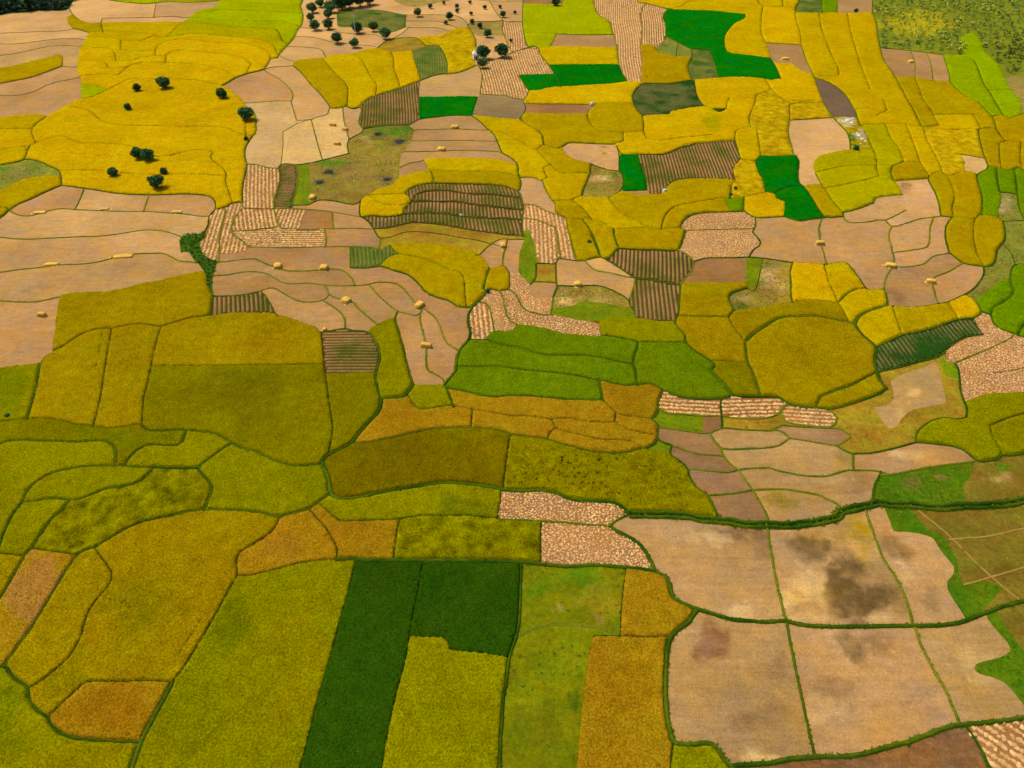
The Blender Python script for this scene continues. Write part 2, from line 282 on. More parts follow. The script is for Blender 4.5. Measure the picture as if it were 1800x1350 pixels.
t 1800.0,728.8 1775.7,735.1 1753.2,743.9 1739.4,750.1 1741.9,762.6 1750.7,780.2 1758.2,792.7 1760.7,800.2
m 1760.7,800.2 1775.7,801.5 1800.0,797.7
n 1565.4,670.0 1570.4,700.0 1557.8,712.6 1535.3,716.3 1540.3,725.1 1562.9,752.6 1575.4,750.1 1585.4,735.1 1600.4,722.6 1620.5,716.3 1663.0,708.8 1660.5,690.0 1655.5,672.5 1649.3,647.5 1643.0,634.9 1620.5,647.5 1597.9,652.5 1580.4,660.0 1565.4,670.0
n 1713.1,811.5 1705.6,837.8 1693.1,855.3 1695.6,875.3 1705.6,889.1
G 1350.0,922.4 1382.6,924.2 1415.1,920.9 1450.2,915.4 1472.7,909.1 1479.0,899.1 1490.2,895.9 1512.8,892.4 1530.3,887.9 1540.3,885.4 1557.8,886.6 1575.4,887.9 1590.4,887.9 1612.9,889.1 1633.0,892.4 1650.5,892.9 1688.1,890.4 1725.6,889.1 1763.2,886.6 1800.0,880.3
G 1105.3,904.1 1125.4,905.4 1162.9,905.4 1200.5,906.6 1225.5,911.6 1250.6,914.2 1275.6,916.7 1300.7,920.9 1325.7,923.4 1350.0,922.4
m 1072.8,924.2 1082.8,915.4 1104.1,905.4
m 1400.0,462.2 1422.2,463.3 1448.9,465.6 1466.7,463.3 1484.4,461.1 1495.6,471.1 1511.1,491.1 1524.4,508.9 1537.8,510.0 1553.3,508.9
t 1448.9,466.7 1455.6,493.3 1466.7,517.8 1473.3,532.2 1482.2,546.7 1491.1,565.6
t 1400.0,531.1 1433.3,528.9 1473.3,533.3
m 1474.4,531.1 1488.9,517.8 1504.4,510.0 1522.2,508.4
b 1444.4,385.4 1439.1,400.6 1440.0,414.8 1441.8,421.9
b 1441.6,402.2 1441.1,422.2 1447.8,444.4 1452.2,464.4
g 1450.0,560.4 1466.7,563.3 1488.9,566.7 1502.2,570.0
g 1502.2,570.0 1508.9,557.8 1524.4,548.9 1544.4,542.2 1560.0,537.8
m 1553.3,508.9 1558.9,522.2 1560.0,537.8
g 1502.2,570.0 1511.1,584.4 1526.7,600.0 1540.0,611.1 1537.8,633.3 1541.1,653.3 1546.7,670.0 1557.8,683.3
m 1560.0,537.8 1582.2,540.0 1611.1,540.4 1640.0,536.0 1666.7,531.1 1688.9,521.1 1697.8,520.0
t 1568.9,540.0 1575.6,562.2 1584.4,588.9
m 1540.0,610.0 1560.0,601.1 1584.4,590.0 1611.1,584.4 1644.4,575.6 1666.7,567.8 1688.9,561.1 1711.1,560.0
t 1666.7,532.2 1675.6,546.7 1684.4,561.1
m 1697.8,520.0 1711.1,527.8 1720.0,537.8 1724.4,548.9 1722.2,553.3 1711.1,560.0
m 1724.4,548.9 1740.0,553.3 1746.7,568.9 1757.8,577.8 1777.8,585.6 1800.0,593.3
m 1740.0,553.3 1744.4,542.2 1760.0,533.3 1777.8,520.0 1781.1,513.3 1777.8,502.2 1775.6,488.9 1775.6,482.2 1782.2,466.7 1800.0,464.4
m 1788.9,587.8 1795.6,575.6 1800.0,570.0
m 1728.9,468.9 1728.9,482.2 1720.0,497.8 1706.7,511.1 1688.9,521.1
b 1568.9,444.9 1571.1,450.0 1570.0,464.4 1562.2,477.8 1555.6,493.3 1553.3,508.9
b 1571.1,470.0 1595.6,468.9 1622.2,464.4 1640.0,451.1 1666.7,445.6
m 1668.4,444.9 1680.0,453.3 1691.1,462.2 1711.1,466.7 1728.9,468.9
b 1691.1,463.3 1666.7,477.8 1642.2,487.8 1638.9,495.6 1642.2,513.3 1648.9,533.3
m 1728.9,468.9 1742.2,467.8 1748.9,460.0 1751.6,442.2
t 1716.4,444.9 1728.9,467.8
y 1757.8,433.3 1764.4,428.9 1777.8,446.7 1784.4,465.6
n 1775.6,488.9 1755.6,497.8 1737.8,511.1 1717.8,527.8 1714.4,531.1
m 1542.2,654.4 1577.8,646.7 1611.1,637.8 1648.9,627.8 1662.2,617.8
n 1662.2,617.8 1673.3,608.9 1695.6,595.6 1728.9,588.9 1720.0,575.6 1711.1,560.0
b 1677.8,638.9 1693.3,631.1 1711.1,624.4 1744.4,610.0 1777.8,593.3 1782.2,587.8
n 1648.9,627.8 1664.4,635.6 1677.8,638.9
n 1662.2,617.8 1664.4,635.6
n 1648.9,628.9 1655.6,646.7 1666.7,662.2 1686.7,664.4
y 1746.7,655.6 1766.7,653.3 1800.0,646.7
m 0.0,229.3 26.7,227.6 56.0,226.7 65.8,217.8 83.6,205.3
n 83.6,205.3 99.6,195.6 117.3,186.7 133.3,177.8 144.0,175.1
t 56.0,226.7 56.0,235.2 64.0,252.6
t 0.0,264.6 26.7,261.0 51.6,258.3 64.0,252.6
m 51.6,258.3 48.0,267.2 43.6,279.7 26.7,285.9 0.0,290.3
t 64.0,252.6 80.0,247.7 96.0,242.7 113.8,241.4 124.4,245.9 135.1,251.6 152.9,253.4 177.8,253.4 204.4,254.4 222.2,256.6 238.2,260.1 270.2,276.1 293.3,276.1 320.0,270.8
m 43.6,279.7 58.7,281.4 74.7,285.9 88.9,293.0 104.9,301.9 107.6,311.7 108.4,325.9
t 104.9,301.0 124.4,300.1 151.1,300.5 177.8,301.9 213.3,305.4 240.0,307.2 266.7,308.1 320.0,307.6 355.6,308.1 397.3,310.8
n 0.0,335.7 17.8,327.7 33.8,319.7 53.3,314.3 74.7,311.7 105.8,309.9
m 108.4,325.9 80.0,338.3 53.3,350.8 32.0,359.7 16.9,368.6
m 0.0,365.9 8.9,365.9 16.9,368.6 8.9,377.4 0.0,383.7
m 108.4,325.9 133.3,329.4 160.0,333.0 192.0,338.3 213.3,341.0 248.9,342.8 284.4,342.8 320.0,341.5 336.0,341.9 353.8,342.8 371.6,347.2 377.8,354.3 379.6,366.8
b 16.9,370.3 30.2,377.4 46.2,380.1 60.4,378.3 78.2,373.0 92.4,369.4 106.7,367.1 133.3,368.6 168.9,370.3 213.3,371.8 257.8,372.1 300.4,374.8 327.1,376.6 350.2,380.1 368.0,381.0
b 147.6,332.1 140.4,350.8 132.4,367.7
b 261.3,342.8 252.4,371.2
t 300.0,275.2 321.3,269.0 339.1,265.4 358.7,265.4 371.1,267.2 376.4,269.9 371.1,276.1 372.9,281.4 383.6,290.3 392.4,297.4 397.8,304.6 396.9,318.8 402.2,336.6 408.4,356.1
t 117.3,187.0 142.2,192.0 160.0,197.3 174.2,209.8 184.9,216.0 204.4,220.4 231.1,222.2 284.4,222.8 320.0,224.0 353.2,224.4 399.5,225.8 413.7,232.9 424.9,237.3
m 424.4,237.9 444.0,239.7
t 432.4,206.2 432.4,238.2
m 444.0,239.7 435.1,253.0 430.7,265.4 431.6,279.7 434.2,288.6 431.6,304.6 427.1,325.9 426.2,347.2 427.1,356.1 408.4,357.0 399.6,363.2 378.2,368.6
m 378.2,368.6 367.6,381.0 365.8,395.2 358.7,409.4
b 434.2,288.6 451.1,289.4 470.7,294.8 488.4,295.7 492.0,290.3 504.4,287.7 520.4,290.3 522.2,295.7
y 497.3,231.7 509.8,224.6 524.0,216.6 547.1,210.3
y 497.3,231.7 497.3,258.3 493.8,289.4
b 547.1,210.3 550.7,224.6 557.8,251.2 566.7,281.4
n 390.7,151.1 399.6,154.7 415.6,167.1 428.0,179.6 433.3,186.7
b 429.8,181.7 460.0,179.6 486.7,177.4 511.6,177.8
b 511.6,177.8 516.0,193.8 521.3,211.6 532.9,211.6 548.9,208.9
b 432.4,186.7 447.6,199.1 450.2,222.2 449.3,234.7 444.0,240.0
m 522.2,290.3 548.9,285.9 566.7,281.8 593.3,275.2 612.9,269.9
m 612.9,269.9 610.2,254.8 612.9,245.9 620.0,241.4 636.0,232.6 637.8,228.1
b 488.4,295.7 491.1,304.6 491.1,320.6 484.9,340.1 481.3,361.4 484.9,382.8 490.2,397.0 497.3,402.3
b 522.2,295.7 523.1,311.7 521.3,329.4 516.9,347.2 513.3,366.8
b 481.3,365.9 499.1,366.8 513.3,367.1 540.0,368.6 566.7,370.3 584.4,373.0 620.0,379.2 628.9,382.8
n 543.6,286.8 544.4,329.4 543.6,359.7
m 516.9,361.4 543.6,359.7 557.8,352.6 584.4,353.4 620.0,359.7 628.9,357.9 632.4,352.6
t 428.0,365.9 451.1,367.1 477.8,367.7 481.7,366.8
b 406.7,406.8 442.2,405.0 468.9,401.4 484.9,399.7 488.4,396.1
b 497.3,402.3 527.6,403.2 548.9,403.8 575.6,402.3 620.0,401.4 653.8,403.2
n 536.4,368.6 532.9,384.6 527.6,403.2
b 584.4,373.0 584.4,386.3 586.2,402.0
b 570.2,402.7 573.8,420.1 572.0,433.4
m 638.2,227.2 662.2,222.8 685.3,220.6 706.7,220.6 717.3,221.9 728.0,229.9
n 728.0,229.9 724.4,244.1 717.3,256.6 706.7,270.8 703.1,281.4 703.1,293.9 702.2,308.1
n 702.2,308.1 696.0,320.6 680.0,329.4 665.8,333.0 656.9,338.3 648.0,343.7
m 633.8,352.6 642.7,345.4 648.0,343.7
b 728.0,227.2 751.1,228.1 777.8,227.2 813.3,227.2 845.3,229.0 856.9,229.9
b 724.4,247.7 760.0,247.7 795.6,246.8 831.1,247.7 873.8,248.6
b 710.2,267.2 760.0,266.3 804.4,264.6 848.9,265.4 882.7,267.2
b 703.1,293.9 715.6,288.6 729.8,285.0 745.8,284.1
m 831.1,205.0 845.3,215.7 856.0,226.3 866.7,235.2 873.8,247.7 882.7,269.0 895.1,276.1 909.3,288.6 911.1,304.6 915.6,320.6 913.8,333.0 911.1,338.3
t 866.7,232.6 880.9,234.3 902.2,243.2 920.0,252.1 931.9,261.9 943.5,263.7 951.5,255.7
n 744.9,281.4 760.0,279.7 813.3,278.8 857.8,279.7 884.4,283.2 909.3,290.3
n 744.9,281.4 749.3,290.3 752.9,301.0
t 752.9,301.0 777.8,301.0 813.3,302.4 866.7,302.8 884.4,304.6 911.1,309.9
b 758.2,301.0 761.8,311.7 762.7,322.3
n 702.2,311.7 724.4,306.3 742.2,301.9 752.9,301.0
m 712.0,341.9 717.3,334.8 729.8,327.7 747.6,323.2 763.6,322.0 795.6,323.2 831.1,323.8 866.7,325.0 888.0,327.7 911.1,336.6
t 648.0,343.7 680.0,343.7 712.0,341.9
t 648.0,343.7 662.2,354.3 674.7,360.6 688.9,362.3 710.2,361.4 719.1,356.1
m 712.0,341.9 719.1,345.4 722.7,352.6 717.3,361.4 711.1,366.8 710.2,377.4
m 633.8,381.0 640.9,381.9 653.3,379.2 674.7,381.0 696.0,380.1 710.2,376.6 733.3,376.6 760.0,375.7 786.7,377.4 813.3,381.0 848.9,383.7 884.4,384.6 916.4,386.3
m 633.8,352.6 632.0,368.6 633.8,381.0 642.7,385.4 653.3,397.0 660.4,409.4 667.6,420.1
t 722.7,352.6 727.1,346.3 738.7,339.2 760.0,335.7 786.7,335.7 813.3,339.2 840.0,341.9 866.7,342.8 893.3,346.3 916.4,348.1
t 720.9,356.1 742.2,354.3 768.9,354.3 804.4,355.2 831.1,359.7 857.8,362.3 884.4,365.9 918.2,369.4
t 656.0,402.3 676.4,402.3 697.8,397.9 720.9,392.6 742.2,392.6 777.8,396.1 813.3,402.3 848.9,407.7 866.7,410.3 891.6,413.9
t 668.4,419.2 685.3,417.4 706.7,409.4 724.4,407.7 751.1,408.6 777.8,412.1 804.4,417.4 840.0,422.8 863.1,429.0 880.9,432.6
m 912.4,334.8 918.7,356.1 919.6,373.9 917.8,384.6 917.8,409.4 921.3,416.6
n 866.7,410.3 891.6,413.9 921.2,416.6
b 667.6,420.1 666.7,435.2
m 914.2,205.0 917.8,213.9 930.2,221.9 946.2,229.9 953.3,238.8 956.0,254.8
m 956.0,255.7 981.8,261.9 988.9,258.3 997.8,252.1 1015.6,251.6 1042.2,253.0 1077.8,253.9 1088.4,252.1 1095.6,248.6
t 943.6,264.6 953.3,276.1 964.0,286.8 974.7,297.4 985.3,305.4 992.4,306.3 1015.6,305.4 1036.9,305.4
t 965.8,292.1 955.1,297.4 958.7,306.3 962.2,313.4 955.1,318.8
t 915.1,312.6 935.6,312.6 953.3,318.8
b 953.3,318.8 960.4,336.6 971.1,353.4
m 971.1,353.4 988.9,353.4 1004.9,352.6 1013.8,348.1 1022.7,346.3
m 1038.7,288.6 1036.9,304.6 1031.6,318.8 1024.4,336.6 1022.7,346.3
n 987.1,260.1 996.0,272.6 1010.2,281.4 1038.7,287.7
m 1038.7,288.6 1052.9,293.9 1070.7,299.2 1088.4,300.1
m 1083.1,253.9 1086.7,263.7 1088.4,276.1 1088.4,300.1 1094.7,308.1 1094.7,325.9 1088.4,337.4 1077.8,344.6 1068.0,348.1
n 1022.7,346.9 1045.8,347.2 1068.0,348.1
t 1032.4,205.0 1036.9,215.7 1042.2,224.6 1051.1,229.9 1068.9,232.6 1095.6,234.3 1131.1,232.6 1132.0,219.2 1129.3,205.0
t 1095.6,234.3 1096.4,248.6
y 1131.1,232.6 1138.2,245.0 1148.9,247.7 1175.6,246.8 1193.3,244.1 1220.0,241.4 1246.7,238.8
m 1084.0,256.6 1092.0,270.8 1122.2,271.7 1164.9,271.1 1180.9,266.3 1198.7,259.2 1220.0,254.8
b 1200.0,256.9 1226.7,252.1 1253.3,249.4 1280.0,247.7 1290.7,246.8
n 1092.0,271.7 1090.2,274.3
n 1121.3,271.7 1127.6,293.9 1134.7,318.8 1136.4,334.8 1095.6,335.7 1092.9,333.0
n 1091.1,336.6 1113.3,341.9 1143.6,342.8 1161.3,341.9 1166.7,338.3 1173.8,327.7 1188.0,318.8 1211.1,315.6 1220.0,315.6
n 1136.4,334.8 1143.6,342.8
n 1200.0,315.6 1226.7,315.2 1253.3,315.2 1280.0,316.1 1290.7,317.9
t 1006.7,352.6 1017.3,360.6 1029.8,372.1 1038.7,385.4
t 971.1,353.4 976.4,358.8 976.4,372.1 988.9,380.1 996.0,384.6 1015.6,386.3 1040.4,386.3 1056.4,390.8 1070.7,398.8 1079.6,403.2 1104.4,403.2 1136.4,400.6 1140.0,401.4 1148.9,403.8 1163.1,403.8 1195.1,401.4
t 1068.0,348.1 1077.8,359.7 1092.0,375.7 1113.3,386.3 1136.4,399.7
t 1162.2,402.3 1166.7,386.3 1173.8,373.9 1188.0,364.1 1205.8,359.7 1220.0,358.2
t 1200.0,360.6 1226.7,356.1 1253.3,351.7 1271.1,348.6
m 1195.1,401.4 1200.4,389.9 1209.3,381.9 1220.0,377.4
m 1203.6,382.8 1207.1,381.0 1221.3,376.6 1244.4,373.9 1271.1,373.0 1306.7,372.1
m 1079.6,403.2 1079.6,414.8 1086.7,436.1
m 1195.1,401.4 1205.8,405.9 1200.4,421.9 1195.1,436.1
b 1204.4,405.9 1235.6,404.1 1271.1,403.2 1324.4,402.3
m 1024.4,387.2 1033.3,398.8 1042.2,414.8 1047.6,427.2 1054.7,445.0
m 1038.9,411.1 1043.3,422.2 1055.6,452.2
b 996.0,385.4 996.9,400.6 1003.1,423.7 1008.4,445.0
b 1001.8,411.1 1004.4,426.7 1013.3,458.2
b 919.6,359.7 939.1,360.6 958.7,370.3 976.4,376.6 983.6,377.4
b 919.6,382.8 944.4,387.2 958.7,393.4 974.7,399.7 978.2,405.9 980.0,427.2 983.6,445.0
b 983.3,412.2 984.4,455.6
t 1316.4,205.0 1317.3,215.7 1320.0,224.6 1299.6,228.1 1293.3,231.7 1291.6,240.6 1291.6,246.8
t 1320.0,224.6 1329.8,228.1 1332.4,240.6 1336.9,274.3
m 1291.6,246.8 1296.9,263.7 1301.3,279.7 1306.7,282.3 1328.0,283.2
t 1328.0,283.2 1336.9,274.3
n 1301.3,281.4 1288.9,297.4 1293.3,318.8 1288.9,322.3 1285.3,327.7
m 1285.3,327.7 1283.6,349.0
t 1271.1,348.6 1285.3,349.0 1299.6,349.0 1315.6,346.3 1333.3,341.9 1345.8,339.2
t 1336.9,274.3 1360.0,275.2 1392.0,273.4 1399.1,273.4
m 1328.0,283.2 1331.6,297.4 1342.2,320.6 1345.8,339.2
m 1399.1,273.4 1404.4,283.2 1402.7,306.3 1405.3,322.3 1411.6,327.7
y 1365.3,338.3 1377.8,333.0 1395.6,327.7 1411.6,327.7
n 1345.8,339.2 1354.7,341.0 1360.9,342.8
n 1360.9,342.8 1365.3,338.3
m 1411.6,327.7 1424.0,343.7 1436.4,365.0 1448.9,381.0 1457.8,382.8 1482.7,381.0
n 1360.9,342.8 1365.3,350.8 1379.6,356.1 1377.8,381.0
m 1307.6,349.0 1307.6,370.3 1313.8,375.7 1328.0,382.8 1347.6,382.8 1377.8,381.0
m 1376.0,380.1 1393.8,386.3 1406.2,389.0 1422.2,386.3 1445.3,383.8 1452.4,382.1
n 1272.9,349.0 1283.6,372.1
m 1328.0,382.8 1328.0,397.0 1322.7,407.7 1331.6,418.3 1338.7,425.4
m 1336.7,425.3 1334.4,432.2 1323.3,440.0 1316.7,452.2
b 1389.3,211.2 1385.8,226.3 1386.7,238.8 1392.0,258.3 1395.6,273.4
m 1464.9,206.8 1477.3,221.0 1488.0,231.7 1493.3,245.9 1495.1,263.7
n 1495.1,263.7 1475.6,266.3 1448.9,272.6 1438.2,276.1 1431.1,285.0 1430.2,293.9 1432.9,304.6
t 1432.9,304.6 1457.8,299.2 1484.4,293.9 1520.0,292.1 1538.7,291.8
t 1432.9,304.6 1438.2,315.2 1448.9,332.1
t 1448.9,332.1 1475.6,327.7 1520.0,317.9 1544.9,310.8
n 1411.6,327.7 1420.4,325.9 1443.6,324.5
y 1448.9,332.1 1463.1,352.6 1477.3,370.3 1480.9,375.7
m 1480.9,373.9 1482.7,381.0
m 1480.9,373.9 1498.7,370.3 1520.0,363.2 1533.3,357.0
b 1482.7,381.0 1484.4,386.3 1491.6,390.8 1505.8,391.7 1520.0,390.8 1541.3,388.1
b 1540.4,386.7 1554.7,386.3
n 1495.1,263.7 1533.3,262.8
t 1512.0,221.0 1524.4,240.6 1531.6,256.6 1538.7,272.6 1541.3,286.8 1540.4,295.7 1544.9,310.8
t 1556.4,220.1 1565.3,242.3 1579.6,261.9 1588.4,283.2
t 1593.8,221.0 1600.9,240.6 1611.6,269.0 1616.9,285.0
t 1623.1,224.6 1627.6,242.3 1636.4,260.1 1647.1,279.7 1655.1,299.2
t 1588.4,284.1 1616.9,285.0
m 1588.4,284.1 1579.6,289.4 1567.1,294.8 1565.3,304.6 1570.7,318.8
t 1616.9,285.0 1625.8,299.2 1632.9,309.9
b 1570.7,318.8 1604.4,316.1 1631.1,314.3
m 1632.9,309.9 1631.1,314.3 1636.4,325.9 1645.3,343.7 1651.6,365.0 1652.4,380.1
t 1632.9,309.9 1640.0,306.3 1655.1,301.0
b 1586.7,341.9 1579.6,342.8 1556.4,345.4 1538.7,349.0 1535.1,357.0
n 1570.7,318.8 1579.6,327.7 1586.7,343.7 1592.0,356.1 1592.0,368.6
b 1592.0,369.4 1572.4,380.1 1556.4,387.2
b 1556.4,387.2 1567.1,397.9 1590.2,393.4 1615.1,385.4 1640.0,381.9 1654.2,380.1
m 1654.2,380.1 1668.4,381.9 1676.4,382.8
b 1567.1,397.9 1561.8,413.0 1565.3,429.0 1568.9,445.0
b 1640.0,382.8 1634.7,400.6 1632.9,427.2 1629.3,434.3 1604.4,439.7 1568.9,444.1
m 1672.0,382.8 1663.1,397.0 1661.3,414.8 1664.9,432.6 1668.4,445.0
t 1676.4,382.8 1672.9,368.6 1677.3,349.0 1673.8,329.4 1664.9,309.9
t 1676.4,382.8 1693.3,383.7 1712.9,386.3 1721.8,378.3
t 1712.9,386.3 1711.1,400.6 1711.1,418.3 1716.4,445.0
m 1721.8,378.3 1737.8,380.1 1753.8,382.8 1762.7,389.9 1766.2,405.9 1766.2,421.9 1757.3,432.6 1752.0,441.4
m 1725.3,377.4 1726.2,350.8 1723.6,338.3 1716.4,311.7 1718.2,306.3 1734.2,297.4 1736.9,292.1
t 1655.1,301.0 1664.9,309.9 1684.4,304.6 1696.9,301.0
n 1696.9,301.0 1693.3,292.1 1695.1,285.0 1686.2,271.7
t 1686.2,271.7 1705.8,274.3 1729.8,278.8
m 1719.1,228.1 1721.8,245.9 1728.9,272.6 1736.9,292.1
t 1668.4,229.9 1693.3,228.1 1719.1,228.1
m 1719.1,228.1 1737.8,226.3 1750.2,227.2 1759.1,240.6 1768.0,248.6 1800.0,253.0
t 1768.0,248.6 1755.6,253.0 1757.3,276.1 1759.1,295.7
m 1736.9,292.1 1752.0,295.7 1780.4,299.2 1790.2,293.9 1800.0,301.0
m 1752.0,295.7 1752.0,311.7 1757.3,338.3
m 1782.2,299.2 1785.8,320.6 1791.1,365.0 1800.0,386.3
m 1757.3,338.3 1771.6,339.2 1787.6,342.8
n 1757.3,338.3 1759.1,356.1 1754.7,368.6 1754.7,382.8
n 1696.9,301.0 1716.4,306.3
t 1762.7,389.9 1782.2,388.1 1800.0,388.1
t 1794.7,252.1 1792.9,276.1 1794.7,296.6
n 1623.1,224.6 1657.8,226.3 1668.4,229.9
m 1512.0,221.0 1545.8,219.6 1586.7,219.2 1600.9,221.9 1616.9,223.7 1632.9,223.7 1650.7,221.9
n 0.0,26.7 26.7,23.1 62.2,19.6 97.8,18.7 117.3,17.8 122.7,12.4 129.8,0.0
b 0.0,58.7 26.7,57.8 62.2,56.0 97.8,55.1 128.0,51.6
m 128.0,50.7 142.2,53.3 156.4,57.8
b 0.0,77.3 26.7,77.3 53.3,74.7 80.0,71.1 106.7,68.4 133.3,67.6 149.3,70.2
b 0.0,97.8 26.7,94.2 53.3,88.9 80.0,82.7 97.8,80.9 124.4,80.0 142.2,82.7
n 0.0,120.9 35.6,113.8 71.1,104.9 106.7,96.9 110.2,99.6 110.2,116.4
m 0.0,147.6 26.7,142.2 53.3,136.9 80.0,128.0 110.2,116.4
b 110.2,117.3 124.4,118.2 136.0,118.2
b 0.0,168.0 26.7,168.0 44.4,165.3 62.2,160.0 80.0,151.1 97.8,144.9 115.6,141.3 140.4,136.9
n 0.0,207.1 35.6,203.6 71.1,202.7 85.3,204.4
n 156.4,57.8 149.3,71.1 142.2,83.6 137.8,99.6 136.0,115.6 136.9,129.8 142.2,136.9 142.2,151.1 143.1,175.1
t 152.9,66.7 186.7,66.7 199.1,67.6 213.3,72.0 240.0,72.0 254.2,71.1 270.2,64.0 288.0,66.7 302.2,64.9 320.0,63.1
t 320.1,63.1 326.7,61.3 339.1,60.1 353.3,60.8 388.9,64.0 424.4,67.2 451.1,70.2 470.7,74.7 481.3,80.9 488.4,97.8
t 141.3,87.1 160.0,86.2 177.8,85.0 190.2,86.2 199.1,89.8 202.7,96.0 204.4,108.4 213.3,108.8 234.7,106.7 252.4,102.2 273.8,98.7 291.6,98.7 302.2,92.4 320.0,89.2
t 320.1,89.2 335.6,90.7 362.2,93.3 388.9,95.1 410.2,98.7 428.0,103.1 436.9,108.4 441.3,113.8 436.9,122.7 435.1,129.8
t 136.9,108.8 156.4,107.6 177.8,108.1 186.7,112.0 191.1,120.5 208.0,120.5 224.0,119.1
m 224.0,119.1 234.7,114.7 252.4,111.6 273.8,110.6 291.6,111.1 320.0,112.4
t 320.1,112.5 335.6,112.9 362.2,115.6 380.0,120.0 399.6,127.1 415.6,136.9
t 213.3,72.0 213.3,88.9 240.0,90.7 272.9,90.7 273.8,98.7
t 272.9,90.7 277.3,81.8 288.0,75.6 302.2,72.0 320.0,69.7
t 320.1,69.9 330.2,70.2 353.3,72.9 371.1,75.6 399.6,76.4 428.0,77.3 447.6,81.8 465.3,88.9 475.1,97.8 476.0,103.1
t 291.6,98.7 291.6,111.1
t 142.2,134.2 177.8,131.9 208.0,132.4 216.9,126.2 224.0,119.1
t 143.1,149.3 163.6,151.1 177.8,153.8 191.1,157.9
m 143.1,175.1 160.0,172.4 174.2,166.2 192.0,157.9 213.3,146.7 231.1,139.6 257.8,140.4 275.6,140.4 302.2,139.6 320.0,140.1
m 320.1,140.4 344.4,142.2 371.1,146.7 390.7,151.1
m 122.7,16.0 126.2,23.1 135.1,32.0 151.1,40.0 177.8,40.9
m 177.8,40.0 179.6,32.0 190.2,32.0 231.1,31.6 272.0,30.6 293.3,29.3 311.1,29.3 320.0,31.1 337.8,30.6
t 177.8,40.9 181.3,56.0
y 156.4,57.8 181.3,56.0 231.1,57.8 266.7,61.0 277.3,65.1
m 192.0,0.0 204.4,2.7 231.1,5.3 257.8,7.1 293.3,3.6 320.0,4.4 334.2,4.4 360.9,3.6 385.8,1.8
b 273.8,6.2 270.2,30.6
b 177.8,40.9 213.3,39.5 266.7,40.0 302.2,39.1 318.2,40.0
n 117.3,32.0 120.9,42.7 128.0,50.7
n 117.3,32.0 128.0,24.9
n 294.7,66.0 308.9,51.6 319.6,39.5
m 319.6,39.5 344.4,40.0 371.1,43.6 406.7,48.0 433.3,49.4 460.0,51.6 486.7,52.4 493.8,65.8 497.3,72.9 506.2,77.3
m 335.6,30.6 362.2,32.9 388.9,35.6 424.4,36.1 460.0,37.9 492.0,38.2 508.0,40.9 529.3,46.2
n 342.7,23.1 335.6,30.6 319.6,39.5
m 342.7,23.1 367.6,22.2 388.9,17.8 424.4,19.2 460.0,21.0 495.6,22.8 532.9,24.9
n 387.1,1.8 378.2,12.4 358.7,16.9 342.7,23.1
t 387.1,1.8 424.4,4.4 460.0,7.1 495.6,10.7 528.4,11.6
b 532.9,0.0 528.4,10.7 532.9,24.9 531.1,42.7 522.2,55.1 516.9,67.6 507.1,78.2 490.2,96.9
m 490.2,97.8 488.4,102.2 476.0,103.1
b 476.0,103.1 470.7,113.8 463.6,122.7
g 463.6,122.7 451.1,126.2 435.1,129.8 415.6,136.9 403.1,144.0 390.7,151.1
m 463.6,122.7 477.8,118.2 495.6,117.3 515.1,115.6
m 515.1,115.6 531.1,129.8 545.3,147.6 561.3,163.6 575.6,181.3 580.9,190.2 602.2,189.3 607.6,186.7 620.0,192.0 631.9,189.3
b 463.6,124.4 477.8,131.6 495.6,142.2 508.0,154.7 515.1,165.3 513.3,177.8
b 490.2,97.8 504.4,104.9 516.9,107.6
n 516.9,107.6 540.0,104.9 566.7,102.2 593.3,96.9 620.0,96.0 627.1,94.2
n 515.1,115.6 516.9,107.6
b 504.4,81.8 531.1,82.7 552.4,84.4 566.7,88.9 572.0,101.3
b 518.7,63.1 548.9,65.8 566.7,69.3 582.7,73.8 602.2,75.6 620.0,78.2 646.7,80.0 662.7,82.7
b 527.6,48.0 548.9,50.7 575.6,53.3 602.2,57.8 637.8,60.4 664.4,62.2 678.7,71.1
t 566.7,103.1 579.1,117.3 591.6,131.6 605.8,144.0 611.1,152.9 612.0,168.9 610.2,188.4
b 579.1,190.2 575.6,200.9 563.1,204.4 548.9,208.9
b 602.2,189.3 604.9,213.3 609.3,229.3 612.9,243.6
n 623.1,95.1 632.0,90.7 649.8,87.1 665.8,84.4
t 623.1,95.1 635.6,104.9 642.7,117.3 653.3,136.9 662.2,149.3 660.4,168.0
t 688.9,91.6 692.4,106.7 693.3,122.7 699.6,138.7 704.0,154.7
n 724.4,88.9 728.0,106.7 733.3,122.7 738.7,142.2
m 632.0,188.4 617.8,191.1 610.7,188.4
b 632.0,188.4 642.7,177.8 658.7,168.9 680.0,162.7 704.9,154.7 722.7,147.6 738.7,142.2
m 738.7,142.2 760.0,134.2 777.8,130.7 800.9,128.9 818.7,123.6 836.4,115.6
n 665.8,84.4 678.2,90.7 688.9,92.4 722.7,89.8 724.4,88.9
m 664.0,83.6 680.0,71.1 699.6,67.6 724.4,65.8 731.6,66.7 742.2,74.7 747.6,80.0
n 724.4,88.9 747.6,80.9 751.1,80.0 770.7,80.0
m 770.7,80.0 779.6,92.4 785.8,110.2 785.8,130.7
n 731.6,66.7 751.1,64.0 774.2,63.1 788.4,56.9 802.7,49.8 822.2,48.0
m 822.2,48.0 831.1,58.7 836.4,69.3 836.4,83.6
n 836.4,83.6 832.9,106.7 836.4,115.6
m 840.0,113.8 847.1,128.0 846.2,145.8 843.6,165.3
b 632.0,188.4 635.6,193.8 632.0,204.4 631.1,218.7 638.2,227.6
n 737.8,143.1 736.9,160.0 736.9,208.0
b 635.6,224.9 662.2,222.2 685.3,219.6 706.7,220.4 719.1,221.3
n 740.4,208.9 719.1,221.3
